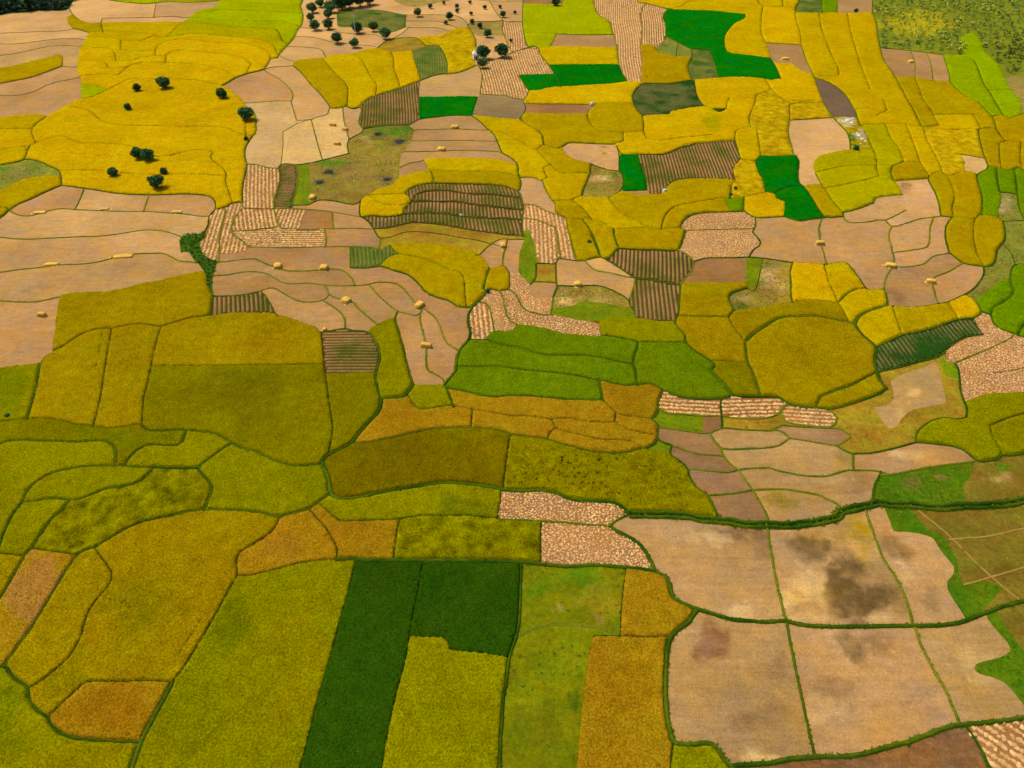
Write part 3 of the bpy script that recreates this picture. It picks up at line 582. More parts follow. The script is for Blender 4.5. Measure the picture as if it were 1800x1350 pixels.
n 741.3,170.7 777.8,170.7 813.3,169.8 840.0,170.7 834.7,186.7 829.3,203.6
m 740.4,208.9 760.0,207.1 795.6,203.6 829.3,203.6
n 736.9,170.7 741.3,170.7 740.4,208.9
b 843.6,165.3 866.7,167.1 888.0,168.0 905.8,173.3 920.0,175.1 930.7,175.6
n 829.3,203.6 857.8,206.2 884.4,208.9 911.1,210.7
n 840.0,170.7 843.6,165.3
m 829.3,203.6 832.9,206.2
m 836.4,115.6 857.8,106.7 877.3,102.2 893.3,96.0 905.8,90.7 920.0,86.2 934.2,82.7 946.7,80.0
n 600.0,16.0 635.6,16.0 671.1,17.8 697.8,23.1 715.6,26.7 713.8,35.6 713.8,48.0
n 713.8,48.0 688.9,56.9 667.6,53.3 635.6,48.0 600.0,48.0
n 600.4,16.0 595.1,16.9 591.6,28.4 593.3,46.2 600.4,48.0
b 713.8,26.7 742.2,25.8 777.8,26.3 800.9,27.6 813.3,32.9 822.2,42.7 822.2,48.0
b 714.7,37.3 742.2,37.3 768.9,37.7 786.7,42.7 804.4,49.8
b 713.8,48.9 742.2,48.9 768.9,48.9 792.0,56.0
b 680.0,71.1 688.9,68.4 706.7,58.7 717.3,48.9
n 690.7,0.0 706.7,8.0 728.0,12.4 751.1,8.9 777.8,3.6 795.6,0.0
m 829.3,42.7 832.9,38.2 857.8,38.2 884.4,36.4
m 884.4,36.4 882.7,51.6 886.2,62.2
n 831.1,58.7 840.0,63.1 866.7,63.1 886.2,62.2
b 882.7,38.2 902.2,38.2 918.2,38.2
b 886.2,62.2 891.6,76.4 900.4,92.4
b 861.3,1.8 870.2,19.6 884.4,36.4
b 840.0,0.0 866.7,2.1 902.2,1.8 918.2,1.8
m 919.6,0.0 918.7,17.8 919.6,53.3 926.7,80.0 932.9,87.1 944.4,87.1
n 919.6,7.1 988.9,8.0 990.7,0.0
m 919.6,57.8 971.1,59.6 1006.7,61.3 1042.2,61.7 1077.8,60.8
b 1042.2,0.0 1047.6,17.8 1054.7,28.4 1070.7,37.3 1076.0,53.3 1081.3,71.1 1085.8,88.9 1088.4,113.8
n 942.7,86.2 971.1,82.7 1006.7,82.7 1042.2,83.6 1084.9,83.6
n 978.2,60.4 967.6,82.7
m 944.4,87.1 955.1,103.1 965.8,115.6 976.4,135.1 983.6,152.9
n 965.8,114.7 1024.4,113.8 1088.4,113.8
n 1088.4,113.8 1093.8,128.0 1103.6,143.6
m 929.3,160.0 949.8,159.1 960.4,155.6 980.0,153.2 1006.7,152.0 1042.2,149.3 1077.8,147.6 1103.6,143.6
n 911.6,132.4 935.6,131.6 972.9,130.7
n 911.6,132.4 919.6,145.8 929.3,160.0
m 929.3,160.0 926.7,168.9 919.6,177.8 924.0,188.4 919.6,200.9 912.4,209.8 917.8,215.1
t 923.1,182.2 953.3,183.1 988.9,183.1 1033.3,184.0 1051.1,184.0 1068.9,181.7 1113.3,181.7
n 920.4,199.1 971.1,200.9 1006.7,200.9 1032.4,200.9
t 1045.8,184.9 1036.9,192.9 1032.4,200.9 1032.8,206.2
n 1103.6,143.6 1125.8,144.9 1128.4,146.7
m 1128.4,147.6 1116.9,158.2 1111.6,168.9 1113.3,181.3 1118.7,192.0 1124.0,199.1 1129.3,204.4
m 1129.3,204.4 1148.9,202.7 1175.6,201.8 1177.3,197.3 1191.6,193.8 1220.0,189.3 1239.6,187.6
t 1129.3,204.4 1129.3,206.2
m 1126.7,146.7 1148.9,146.7 1175.6,147.6 1193.3,144.9 1220.0,140.4
n 1125.8,80.0 1129.3,106.7 1127.6,133.3 1126.7,145.8
n 1125.8,80.0 1140.0,79.1 1152.4,83.6
m 1152.4,84.4 1157.8,92.4 1175.6,96.9 1193.3,99.6 1214.7,101.3
n 1152.4,83.6 1166.7,72.9 1172.0,64.0
m 1172.0,64.0 1191.6,74.7 1212.9,85.3
m 1191.6,74.7 1188.0,98.7
m 1214.7,86.2 1216.4,101.3 1209.3,115.6 1211.1,128.0 1216.4,141.3
m 1120.4,0.0 1120.4,3.6 1136.4,6.2 1157.8,11.6 1180.9,16.9
b 1134.7,6.2 1127.6,17.8 1125.8,30.2 1128.4,46.2 1125.8,80.0
n 1172.0,16.0 1164.9,30.2 1170.2,46.2 1168.4,71.1
n 1179.1,16.0 1182.7,17.2 1220.0,18.7 1253.2,19.6 1299.5,24.9 1310.1,25.8 1310.1,32.0 1288.8,44.4 1274.6,64.0 1273.7,76.4 1278.1,90.7 1306.6,96.9 1324.4,98.7 1352.8,103.1
t 1180.9,16.0 1198.7,11.6 1211.1,3.6 1220.0,2.7 1244.4,2.1 1279.9,5.3 1306.6,7.1 1333.2,7.1
m 1331.6,0.0 1335.1,7.1 1342.2,10.7
t 1342.2,10.7 1338.7,26.7 1338.7,60.4 1345.8,74.7
m 1342.2,13.3 1360.0,13.9 1376.0,12.1 1397.3,16.0
t 1376.0,0.0 1376.0,12.4
m 1406.2,0.0 1399.1,12.4 1397.3,19.6 1400.9,22.2 1431.1,22.8 1472.0,23.1 1491.6,24.0 1520.0,22.2 1534.2,23.1
m 1443.6,0.0 1445.3,22.8
n 1472.0,0.0 1472.0,23.1
t 1397.3,17.8 1399.1,35.6 1406.2,56.9 1408.9,78.2
b 1345.8,75.6 1377.8,77.3 1408.0,79.1
t 1440.0,22.8 1443.6,48.0 1452.4,72.9 1463.1,99.6 1472.0,117.3 1475.6,132.4
t 1489.8,24.0 1495.1,53.3 1505.8,92.4 1516.4,124.4 1520.0,133.3 1529.8,158.2
n 1345.8,75.6 1351.1,88.9 1356.4,104.9
b 1408.9,79.1 1413.3,96.0 1420.4,113.8 1427.6,128.0 1431.1,136.0
n 1356.4,106.7 1363.6,112.0 1392.0,112.9 1404.4,122.7 1428.4,131.6
m 1354.7,103.1 1365.3,120.9 1372.4,138.7 1356.4,141.3 1344.0,139.6 1324.4,136.9 1297.8,136.0 1271.1,136.9 1262.2,137.8
n 1262.2,137.8 1256.9,113.8 1251.6,99.6 1248.0,88.9 1226.7,87.1 1214.2,85.7
b 1216.9,141.3 1235.6,139.6 1262.2,137.8
n 1221.3,140.4 1223.1,156.4 1228.4,174.2 1239.1,186.7
m 1239.1,187.6 1253.3,192.9 1264.0,198.2 1276.4,192.9
n 1251.6,192.4 1276.4,192.0
t 1276.4,192.0 1278.2,181.3 1282.7,173.3
t 1345.8,140.4 1356.4,160.0 1342.2,163.6 1329.8,168.0 1327.1,181.3 1320.9,195.6 1316.4,206.2 1317.0,208.0
y 1356.4,160.0 1370.7,170.7 1388.4,177.8 1409.8,177.8 1446.2,179.6
y 1388.4,211.6 1387.6,184.9 1409.8,181.3 1445.3,183.1
m 1388.4,211.6 1422.2,209.8 1464.9,207.1
b 1431.1,136.0 1438.2,156.4 1447.1,179.6 1456.0,195.6 1464.9,206.2
t 1431.1,136.0 1448.9,135.1 1474.7,133.0
m 1432.9,136.9 1457.8,145.8 1479.1,160.0 1489.8,172.4 1498.7,188.4 1504.0,197.3 1506.7,208.0 1512.0,220.4
n 1464.9,206.6 1488.0,207.1 1506.7,208.0
t 1552.9,176.0 1559.1,194.7 1542.2,203.6
t 1503.1,193.8 1527.1,191.1
m 1533.3,23.1 1540.4,39.1 1542.2,58.7 1547.6,85.3 1552.9,104.9 1568.9,128.0 1579.6,147.6 1593.8,174.2 1608.0,199.1 1618.7,222.2
m 1533.3,0.0 1533.3,23.1
m 1547.6,84.4 1595.6,88.9 1631.1,93.3 1657.8,96.9
b 1657.8,96.9 1663.1,113.8 1668.4,131.6 1669.3,144.0
n 1572.4,136.0 1608.0,136.9 1640.0,142.2 1669.3,144.0
b 1600.9,89.8 1608.0,110.2 1608.0,124.4 1607.1,136.9
b 1629.3,93.3 1636.4,113.8 1640.0,142.2
m 1669.3,144.0 1684.4,160.0 1702.2,172.4 1718.2,179.6 1732.4,193.8 1743.1,204.4
t 1608.0,136.9 1618.7,165.3 1624.0,177.8 1636.4,193.8 1640.0,202.7
t 1595.6,177.8 1622.2,177.4
m 1640.0,202.7 1675.6,202.3 1711.1,202.3
t 1711.1,202.3 1723.6,225.8
m 1743.1,204.4 1748.4,216.9 1750.2,225.8
n 1657.8,96.9 1689.8,96.9 1688.0,65.8 1709.3,58.7 1720.0,65.8 1732.4,92.4 1753.8,113.8 1764.4,135.1 1775.1,156.4 1792.9,177.8 1796.4,200.9
m 1689.8,96.9 1711.1,106.7 1725.3,138.7 1730.7,151.1 1737.8,160.0 1750.2,181.3 1762.7,202.7
m 1743.1,204.4 1764.4,203.6 1773.3,208.0 1792.9,202.7 1800.0,199.1
m 1736.0,159.1 1750.2,159.1 1775.1,158.2
n 1640.0,202.7 1650.7,221.3
n 1764.4,135.1 1782.2,133.3 1800.0,132.4
n 662.2,80.4 666.5,87.5
n 1168.4,13.3 1173.8,17.4
n 1177.3,15.1 1184.4,18.1
n 1080.4,250.9 1086.7,260.1
n 17.2,364.1 17.2,373.9
n 377.8,457.3 390.0,465.8
n 1644.4,625.6 1655.6,633.3
k 181.7,1051.7 200.0,1056.7 218.3,1063.3 230.0,1071.7
k 213.3,1070.7 222.0,1058.0
k 353.3,1095.0 336.7,1120.0 318.3,1148.3
k 180.4,586.7 177.3,611.1 170.0,645.6
k 168.9,274.3 204.4,274.7 229.3,275.8
k 106.7,270.8 142.2,271.5 165.3,271.5
k 1258.7,145.8 1261.3,151.1
k 1134.7,125.3 1135.0,128.0
k 1138.8,135.1 1139.3,138.0
"""
SEEDS = """
866 1 ta
923 3 bd
489 5 lg
726 6 pb
1344 6 y2
1387 7 y2
1178 8 y1
389 9 lg
1411 11 vg 1,0.1
1456 11 gm
1483 11 br
12 12 fo
320 18 st
887 19 ta
152 20 ta
997 30 lg
1094 30 sr 0.1,1
513 33 lg
562 34 ta
314 35 st
672 36 vg 1,0.05
85 37 ta
1147 37 sr 0.1,1
801 38 ta
131 39 y3
719 43 ta
1370 44 y1
1651 48 sc
862 50 pb
291 53 y2
1226 53 gb
504 56 lg
902 56 sr 0.1,1
717 57 ta
204 63 y2
1309 64 y2
43 66 ta
479 66 y4
940 72 lg
1067 72 br
268 77 y1
200 79 y2
803 81 ym
1174 81 vp
576 85 ta
858 85 ta
9 87 ta
1200 89 vp
510 94 ta
122 96 ta
1395 97 br
1438 97 y2
969 98 y2
187 99 y1
453 104 y1
756 107 vg 0.1,1
492 108 ta
666 111 y2
1583 112 br
1622 113 br
1233 115 vg 1,0.1
712 116 y1
415 118 y1
1156 118 y3
67 119 y3
150 121 y1
1652 124 br
266 125 y1
617 126 y2
1742 131 gl
1015 132 gb
879 134 sr 0.25,1
1697 138 gl
1521 143 y2
952 144 gb
823 145 ta
1395 146 y1
62 147 br
576 147 y3
1785 148 pb
463 151 br
1597 152 y3
154 162 lg
1095 163 y1
1651 172 y3
1291 173 y1
89 175 br
1141 175 vd 1,0.35
542 178 ta
1470 179 pu
1770 179 gl
231 181 y1
704 187 vb 0,1
876 188 sg
759 189 gb
932 191 bd
1619 192 y3
1434 194 ym
1262 195 gd
1353 203 ym
617 204 ta
1091 208 y3
482 211 sp
32 215 y2
828 216 br
1497 224 y3
1778 228 y3
912 229 y2
979 231 y3
755 237 br
1583 241 y2
20 244 y1
1312 246 y2
1741 246 y3
1428 248 ta
528 252 sp
727 256 br
399 259 y1
1667 260 ym
1775 268 y3
106 271 y1
27 273 y2
1060 275 st
1796 275 y3
715 277 br
1516 277 y4
984 282 y3
1261 282 vb 0.35,1
1633 285 y2
649 288 rg
937 288 y2
800 290 y2
1715 291 ta
730 294 br
1109 299 gb
1587 301 y3
1791 303 gm
20 306 vp
1367 306 gb
1484 309 y4
1768 313 gm
1735 314 gm
897 319 y3
1317 320 ym
1651 320 y3
1056 321 rg
459 323 sr 0.05,1
711 325 y2
981 327 y2
505 328 vb 1,0
377 331 y1
936 336 st
40 337 y3
1127 338 br
724 340 vb 0.2,1
531 343 pg
1511 343 y4
109 346 br
1617 346 st
159 351 ta
710 351 y1
863 353 vb 0.1,1
1701 355 y3
337 360 br
1290 360 gm
649 361 y1
1343 361 y1
578 363 br
1454 364 y3
1561 365 st
806 368 vb 0.03,1
1006 368 y3
1773 368 vp
1063 371 y2
6 372 y3
1139 372 y3
1187 383 y3
503 384 sr -0.3,1
431 386 sr 0.2,1
549 386 bd
1303 386 sf
597 388 br
980 391 sr 0.15,1
102 393 ta
886 399 vb 0.2,1
1687 408 y3
1739 408 y3
1020 411 y3
1060 412 y3
1608 413 st
489 416 sr 1,0
957 416 sr 0.1,1
621 418 br
856 418 po
1132 420 y3
1380 421 br
370 424 sr -0.35,1
404 425 sr -0.3,1
880 426 br
1781 426 vp
334 429 th
1648 430 st
1223 431 sf
838 435 po
1517 441 br
27 448 ta
899 448 br
864 450 br
634 453 vg 0.02,1
929 458 pg
1050 464 ta
1325 466 pg
1185 470 vb 0.02,1
831 473 y3
1758 473 vp
1248 475 bd
218 479 br
1000 479 br
959 480 po
578 487 br
754 488 y3
875 489 y3
1483 491 y2
1691 491 br
1422 496 y1
423 498 br
914 501 sf
1601 504 br
1359 506 rg
945 508 br
1762 513 gm
991 521 rg
698 523 br
320 525 go
645 528 br
866 528 sf
1141 528 vb 0.05,1
1239 528 go
452 532 vb 0.1,1
1503 537 y2
1691 540 y1
1046 548 pg
909 551 sf
1770 554 gm
566 556 br
627 561 br
795 561 br
1598 563 y3
845 569 sr 0.08,1
1313 571 go
719 572 br
1543 576 y2
48 579 br
1116 581 og
1795 585 gm
1748 589 sf
417 597 go
1250 597 go
955 601 gr
232 613 go
1599 614 vd 0.7,1
607 617 vb 1,0
830 621 gr
777 623 br
1658 626 vp
1414 637 go
1755 648 sf
1670 649 pg
1197 651 gr
692 663 og
1293 667 ol
860 672 gr
32 677 og
1533 678 go
122 682 go
1605 686 tn
745 699 og
624 702 ol
1117 706 or
1176 709 sr 1,0.05
1287 715 sr 1,-0.02
1046 724 or
491 728 ol
1393 728 sr 1,0.08
693 735 or
1162 737 pg
1249 745 bd
1515 746 po
1123 748 or
919 751 or
1060 759 or
1706 764 og
1771 764 og
978 766 or
1466 768 bp
1272 771 tn
227 779 ol
1239 780 bp
1157 784 pg
340 792 og
1387 801 tn
1610 801 br
831 803 ob
1206 807 bp
45 822 og
420 842 og
1758 844 pa
1131 847 os
1242 848 bp
145 850 og
1654 855 rn
1489 861 tn
779 878 og
933 889 sf
1372 892 tn
1312 893 bp
53 919 og
133 928 om
535 943 or
767 947 om
645 950 or
1730 955 pa
989 957 sf
17 993 go
1618 995 tn
1269 1000 tn
1470 1005 tn
70 1010 or
1033 1047 me
1709 1055 rn
1146 1066 or
824 1067 gd
273 1071 go
1777 1084 pa
82 1140 go
1680 1149 tn
963 1168 me
1771 1176 rn
1518 1213 tn
430 1214 og
1289 1217 tn
788 1245 og
195 1251 or
1098 1270 or
617 1272 gd
55 1294 og
1759 1308 sr 0.75,0.5
1681 1312 fu 0.95,-0.25
1233 1328 og
698 78 po
1413 356 gb
"""

# ------------------------------------------------------------------ pixel <-> ground
cp, sp_ = math.cos(PITCH), math.sin(PITCH)
def g(x, y):
    u, v = (x - 900.0) / F_PX, (y - 675.0) / F_PX
    t = H_CAM / (sp_ + v * cp)
    return t * u, t * (cp - v * sp_)
def garr(P):
    u, v = (P[:, 0] - 900.0) / F_PX, (P[:, 1] - 675.0) / F_PX
    t = H_CAM / (sp_ + v * cp)
    return np.stack([t * u, t * (cp - v * sp_)], 1)
def parr(G):
    d = G[:, 1] * cp + H_CAM * sp_
    v = -G[:, 1] * sp_ + H_CAM * cp
    return np.stack([900 + F_PX * G[:, 0] / d, 675 + F_PX * v / d], 1)
def depth(Y): return Y * cp + H_CAM * sp_
def mpp(y):
    return H_CAM / (sp_ + (y - 675.0) / F_PX * cp) / F_PX

def lin(c):
    c = c / 255.0
    return c / 12.92 if c <= 0.04045 else ((c + 0.055) / 1.055) ** 2.4
def col(r, gg, b, k=None):
    k = k or K_ALB
    return np.array([lin(r) / k, lin(gg) / k, lin(b) / k])

# ------------------------------------------------------------------ object helpers
def link(o, parent=None):
    C.objects.link(o)
    if parent: o.parent = parent
    return o
def tag(o, label=None, cat=None, group=None, kind=None):
    if label: o['label'] = label
    if cat: o['category'] = cat
    if group: o['group'] = group
    if kind: o['kind'] = kind
    return o
def mesh_obj(name, verts, faces, mat, parent=None, cols=None, smooth=False, loc=None):
    me = bpy.data.meshes.new(name)
    V = np.asarray(verts, dtype=np.float32).reshape(-1, 3)
    if loc is not None: V = V - np.asarray(loc, dtype=np.float32)
    if isinstance(faces, np.ndarray):
        n = len(faces); k = faces.shape[1]
        me.vertices.add(len(V)); me.vertices.foreach_set('co', V.ravel())
        me.loops.add(n * k); me.loops.foreach_set('vertex_index', faces.astype(np.int32).ravel())
        me.polygons.add(n)
        me.polygons.foreach_set('loop_start', np.arange(0, n * k, k, dtype=np.int32))
        me.polygons.foreach_set('loop_total', np.full(n, k, dtype=np.int32))
        me.update(calc_edges=True)
    else:
        me.from_pydata(V.tolist(), [], faces)
    if cols is not None:
        a = me.color_attributes.new('Col', 'FLOAT_COLOR', 'POINT')
        c4 = np.ones((len(V), 4), np.float32); c4[:, :3] = cols
        a.data.foreach_set('color', c4.ravel())
    if smooth:
        me.polygons.foreach_set('use_smooth', np.ones(len(me.polygons), dtype=bool))
    me.materials.append(mat)
    me.validate()
    o = bpy.data.objects.new(name, me)
    if loc is not None: o.location = loc
    return link(o, parent)

# ------------------------------------------------------------------ materials
class NT:
    def __init__(s, name):
        s.m = bpy.data.materials.new(name); s.m.use_nodes = True
        s.t = s.m.node_tree; s.t.nodes.clear()
        s.out = s.t.nodes.new('ShaderNodeOutputMaterial')
        s.b = s.t.nodes.new('ShaderNodeBsdfPrincipled')
        s.t.links.new(s.b.outputs[0], s.out.inputs[0])
        s.b.inputs['Specular IOR Level'].default_value = 0.03
        s.b.inputs['Roughness'].default_value = 0.9
        geo = s.t.nodes.new('ShaderNodeNewGeometry'); s.pos = geo.outputs['Position']
    def n(s, t, **k):
        nd = s.t.nodes.new(t)
        for a, v in k.items(): setattr(nd, a, v)
        return nd
    def l(s, a, b): s.t.links.new(a, b)
    def noise(s, scale, detail=3, rough=0.55, vec=None):
        nd = s.n('ShaderNodeTexNoise'); nd.inputs['Scale'].default_value = scale
        nd.inputs['Detail'].default_value = detail; nd.inputs['Roughness'].default_value = rough
        s.l(vec or s.pos, nd.inputs['Vector']); return nd.outputs['Fac']
    def rng(s, v, a, b, lo=0.3, hi=0.7):
        nd = s.n('ShaderNodeMapRange'); nd.inputs['From Min'].default_value = lo; nd.inputs['From Max'].default_value = hi
        nd.inputs['To Min'].default_value = a; nd.inputs['To Max'].default_value = b
        s.l(v, nd.inputs['Value']); return nd.outputs[0]
    def mul(s, a, b):
        nd = s.n('ShaderNodeMath', operation='MULTIPLY'); s.l(a, nd.inputs[0])
        if isinstance(b, float): nd.inputs[1].default_value = b
        else: s.l(b, nd.inputs[1])
        return nd.outputs[0]
    def scalecol(s, c, f):
        nd = s.n('ShaderNodeVectorMath', operation='SCALE'); s.l(c, nd.inputs[0]); s.l(f, nd.inputs['Scale']); return nd.outputs[0]
    def mix(s, f, a, b):
        nd = s.n('ShaderNodeMix', data_type='RGBA')
        s.l(f, nd.inputs['Factor'])
        for v, sock in ((a, nd.inputs['A']), (b, nd.inputs['B'])):
            if isinstance(v, (tuple, list, np.ndarray)): sock.default_value = (*v[:3], 1)
            else: s.l(v, sock)
        return nd.outputs['Result']
    def hue(s, c, h, sat, val):
        nd = s.n('ShaderNodeHueSaturation'); s.l(c, nd.inputs['Color'])
        for key, v in (('Hue', h), ('Saturation', sat), ('Value', val)):
            if v is None: continue
            if isinstance(v, float): nd.inputs[key].default_value = v
            else: s.l(v, nd.inputs[key])
        return nd.outputs[0]
    def attr(s):
        nd = s.n('ShaderNodeVertexColor', layer_name='Col'); return nd.outputs['Color']
    def bump(s, h, dist, strength=1.0):
        nd = s.n('ShaderNodeBump'); nd.inputs['Strength'].default_value = strength; nd.inputs['Distance'].default_value = dist
        s.l(h, nd.inputs['Height']); s.l(nd.outputs[0], s.b.inputs['Normal'])
    def done(s, c):
        s.l(c, s.b.inputs['Base Color']); return s.m

def mat_crop():
    a = NT('rice_crop'); a.b.inputs['Specular IOR Level'].default_value = 0.0; a.b.inputs['Roughness'].default_value = 1.0
    big = a.rng(a.noise(0.05, 4, 0.6), 0.88, 1.12)
    mid = a.rng(a.noise(0.4, 5, 0.7), 0.84, 1.16)
    fin = a.noise(2.0, 4, 0.85)
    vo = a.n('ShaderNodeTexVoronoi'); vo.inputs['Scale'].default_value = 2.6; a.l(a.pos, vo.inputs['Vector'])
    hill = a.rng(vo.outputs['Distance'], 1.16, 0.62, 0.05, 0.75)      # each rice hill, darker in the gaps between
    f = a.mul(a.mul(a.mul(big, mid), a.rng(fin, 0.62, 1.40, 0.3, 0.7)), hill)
    hue = a.rng(a.noise(0.09, 3, 0.6), 0.49, 0.512)
    a.bump(a.mul(fin, hill), 0.30, 0.8)
    return a.done(a.scalecol(a.hue(a.attr(), hue, 1.0, 1.0), f))
def mat_soil():
    a = NT('bare_soil')
    mp = a.n('ShaderNodeMapping'); mp.inputs['Scale'].default_value = (0.14, 1.0, 1.0); mp.inputs['Rotation'].default_value = (0, 0, 0.06)
    a.l(a.pos, mp.inputs['Vector'])
    big = a.rng(a.noise(0.055, 5, 0.65), 0.84, 1.13)
    streak = a.rng(a.noise(0.8, 4, 0.75, mp.outputs[0]), 0.86, 1.12)
    mid = a.rng(a.noise(0.35, 6, 0.8), 0.80, 1.17)
    fin = a.noise(1.6, 5, 0.95)
    spk = a.rng(a.noise(3.4, 2, 0.6), 0.84, 1.12, 0.32, 0.68)
    f = a.mul(a.mul(a.mul(a.mul(big, mid), streak), a.rng(fin, 0.66, 1.30, 0.3, 0.7)), spk)
    a.bump(fin, 0.10, 0.9)
    sat = a.rng(a.noise(0.11, 3, 0.6), 0.88, 1.06)
    return a.done(a.scalecol(a.hue(a.attr(), 0.5, sat, 1.0), f))
def mat_grass():
    a = NT('grass_ground')
    big = a.rng(a.noise(0.12, 5, 0.65), 0.75, 1.25)
    mid = a.rng(a.noise(0.9, 5, 0.7), 0.72, 1.28)
    fin = a.noise(3.1, 4, 0.8)
    f = a.mul(a.mul(big, mid), a.rng(fin, 0.65, 1.32, 0.3, 0.7))
    hue = a.rng(a.noise(0.16, 4, 0.6), 0.465, 0.53)
    a.bump(fin, 0.2, 0.8)
    return a.done(a.scalecol(a.hue(a.attr(), hue, 1.0, 1.0), f))
def mat_vcol(name, lo=0.6, hi=1.35, sc=2.6, bump=0.12):
    a = NT(name)
    fin = a.noise(sc, 4, 0.8)
    f = a.mul(a.rng(fin, lo, hi, 0.3, 0.7), a.rng(a.noise(0.13, 3, 0.6), 0.85, 1.15))
    a.bump(fin, bump, 0.8)
    return a.done(a.scalecol(a.attr(), f))
def mat_leaf():
    a = NT('leaves')
    oi = a.n('ShaderNodeObjectInfo')
    v = a.rng(oi.outputs['Random'], 0.75, 1.3, 0, 1)
    f = a.mul(a.rng(a.noise(1.1, 2, 0.6), 0.6, 1.45), v)
    a.b.inputs['Roughness'].default_value = 0.6
    return a.done(a.scalecol(a.attr(), f))
def mat_flat(name, c, var=0.15, rough=0.8, sc=6.0):
    a = NT(name)
    rgb = a.n('ShaderNodeRGB'); rgb.outputs[0].default_value = (*c, 1)
    a.b.inputs['Roughness'].default_value = rough
    return a.done(a.scalecol(rgb.outputs[0], a.rng(a.noise(sc, 4, 0.7), 1 - var, 1 + var)))
def mat_ground():
    a = NT('far_fields')
    vo = a.n('ShaderNodeTexVoronoi'); vo.inputs['Scale'].default_value = 0.016
    a.l(a.pos, vo.inputs['Vector'])
    ra = a.n('ShaderNodeValToRGB')
    cs = [col(205, 165, 15), col(190, 160, 5), col(190, 145, 85), col(205, 160, 95), col(120, 130, 10), col(60, 110, 10)]
    el = ra.color_ramp.elements
    el[0].color = (*cs[0], 1); el[1].position = 0.95; el[1].color = (*cs[-1], 1)
    ra.color_ramp.interpolation = 'CONSTANT'
    for i in range(1, 5):
        e = el.new(i * 0.18); e.color = (*cs[i], 1)
    sep = a.n('ShaderNodeSeparateColor'); a.l(vo.outputs['Color'], sep.inputs[0])
    a.l(sep.outputs[0], ra.inputs[0])
    f = a.mul(a.rng(a.noise(0.05, 4, 0.6), 0.85, 1.15), a.rng(a.noise(1.2, 4, 0.7), 0.75, 1.25))
    return a.done(a.scalecol(ra.outputs[0], f))
M_CROP, M_SOIL, M_GRASS = mat_crop(), mat_soil(), mat_grass()
M_BUND = mat_vcol('bund_grass', 0.55, 1.4, 1.7, 0.15)
M_STRAW = mat_vcol('straw', 0.72, 1.25, 4.0, 0.06)
M_BED = mat_vcol('planting_bed', 0.55, 1.4, 2.4, 0.12)
M_LEAF = mat_leaf()
M_BARK = mat_flat('bark', (0.09, 0.065, 0.045), 0.3)
M_WALL = mat_flat('white_wall', (0.72, 0.70, 0.66), 0.08)
M_ROOF = mat_flat('roof', (0.62, 0.52, 0.47), 0.15)
M_DARK = mat_flat('dark_opening', (0.05, 0.045, 0.04), 0.1)
M_POLE = mat_flat('painted_pole', (0.6, 0.6, 0.58), 0.1)
M_SACK = mat_flat('sacking', (0.50, 0.48, 0.43), 0.15)
M_PATH = mat_flat('trodden_earth', tuple(col(164, 134, 68)), 0.2, sc=1.5)
M_GROUND = mat_ground()

# ------------------------------------------------------------------ land use: colour as seen, surface, crop height
# surface: c = standing crop, s = soil, g = grass
USE = {
 'y1': ('c', (209, 163, 4), .5), 'y2': ('c', (199, 159, 2), .5), 'y3': ('c', (177, 142, 2), .5), 'y4': ('c', (178, 158, 0), .5),
 'ym': ('c', (196, 156, 10), .45), 'lg': ('c', (168, 168, 0), .45), 'go': ('c', (160, 130, 3), .55), 'ol': ('c', (130, 116, 0), .55),
 'ob': ('c', (124, 104, 0), .55), 'og': ('c', (140, 130, 0), .55), 'om': ('c', (134, 122, 0), .5), 'os': ('c', (138, 122, 0), .55), 'or': ('c', (168, 124, 16), .5),
 'gm': ('c', (110, 138, 0), .4), 'gr': ('c', (108, 126, 4), .45), 'gb': ('c', (10, 114, 4), .4), 'gd': ('c', (50, 80, 6), .5), 'gl': ('c', (146, 160, 0), .4),
 'ta': ('s', (209, 163, 93), 0), 'tn': ('s', (188, 147, 86), 0), 'br': ('s', (184, 139, 79), 0), 'bp': ('s', (162, 121, 76), 0), 'bd': ('s', (156, 112, 58), 0), 'pu': ('s', (112, 92, 66), 0),
 'st': ('s', (208, 160, 96), 0), 'sg': ('s', (156, 130, 80), 0), 'fu': ('s', (150, 106, 56), 0),
 'sr': ('s', (168, 114, 58), 0), 'sf': ('s', (172, 120, 68), 0), 'sp': ('s', (216, 176, 104), 0),
 'vb': ('s', (96, 74, 28), 0), 'vg': ('g', (100, 108, 30), 0), 'vd': ('g', (58, 80, 22), 0), 'vp': ('g', (132, 132, 40), 0),
 'pg': ('g', (112, 130, 4), 0), 'pb': ('g', (158, 138, 62), 0), 'pa': ('g', (126, 108, 30), 0), 'po': ('g', (158, 130, 30), 0),
 'me': ('g', (118, 124, 2), 0), 'rg': ('g', (146, 124, 42), 0), 'rn': ('g', (84, 118, 6), 0),
 'th': ('g', (60, 100, 10), 0), 'sc': ('g', (122, 130, 22), 0), 'fo': ('g', (30, 62, 30), 0),
}
HW = {'t': .13, 'm': .29, 'g': .50, 'b': .34, 'y': .2, 'o': .45, 'G': 1.2, 'n': 0.03, 'k': -0.02}
BOX = (-260, -70, 2060, 1520)

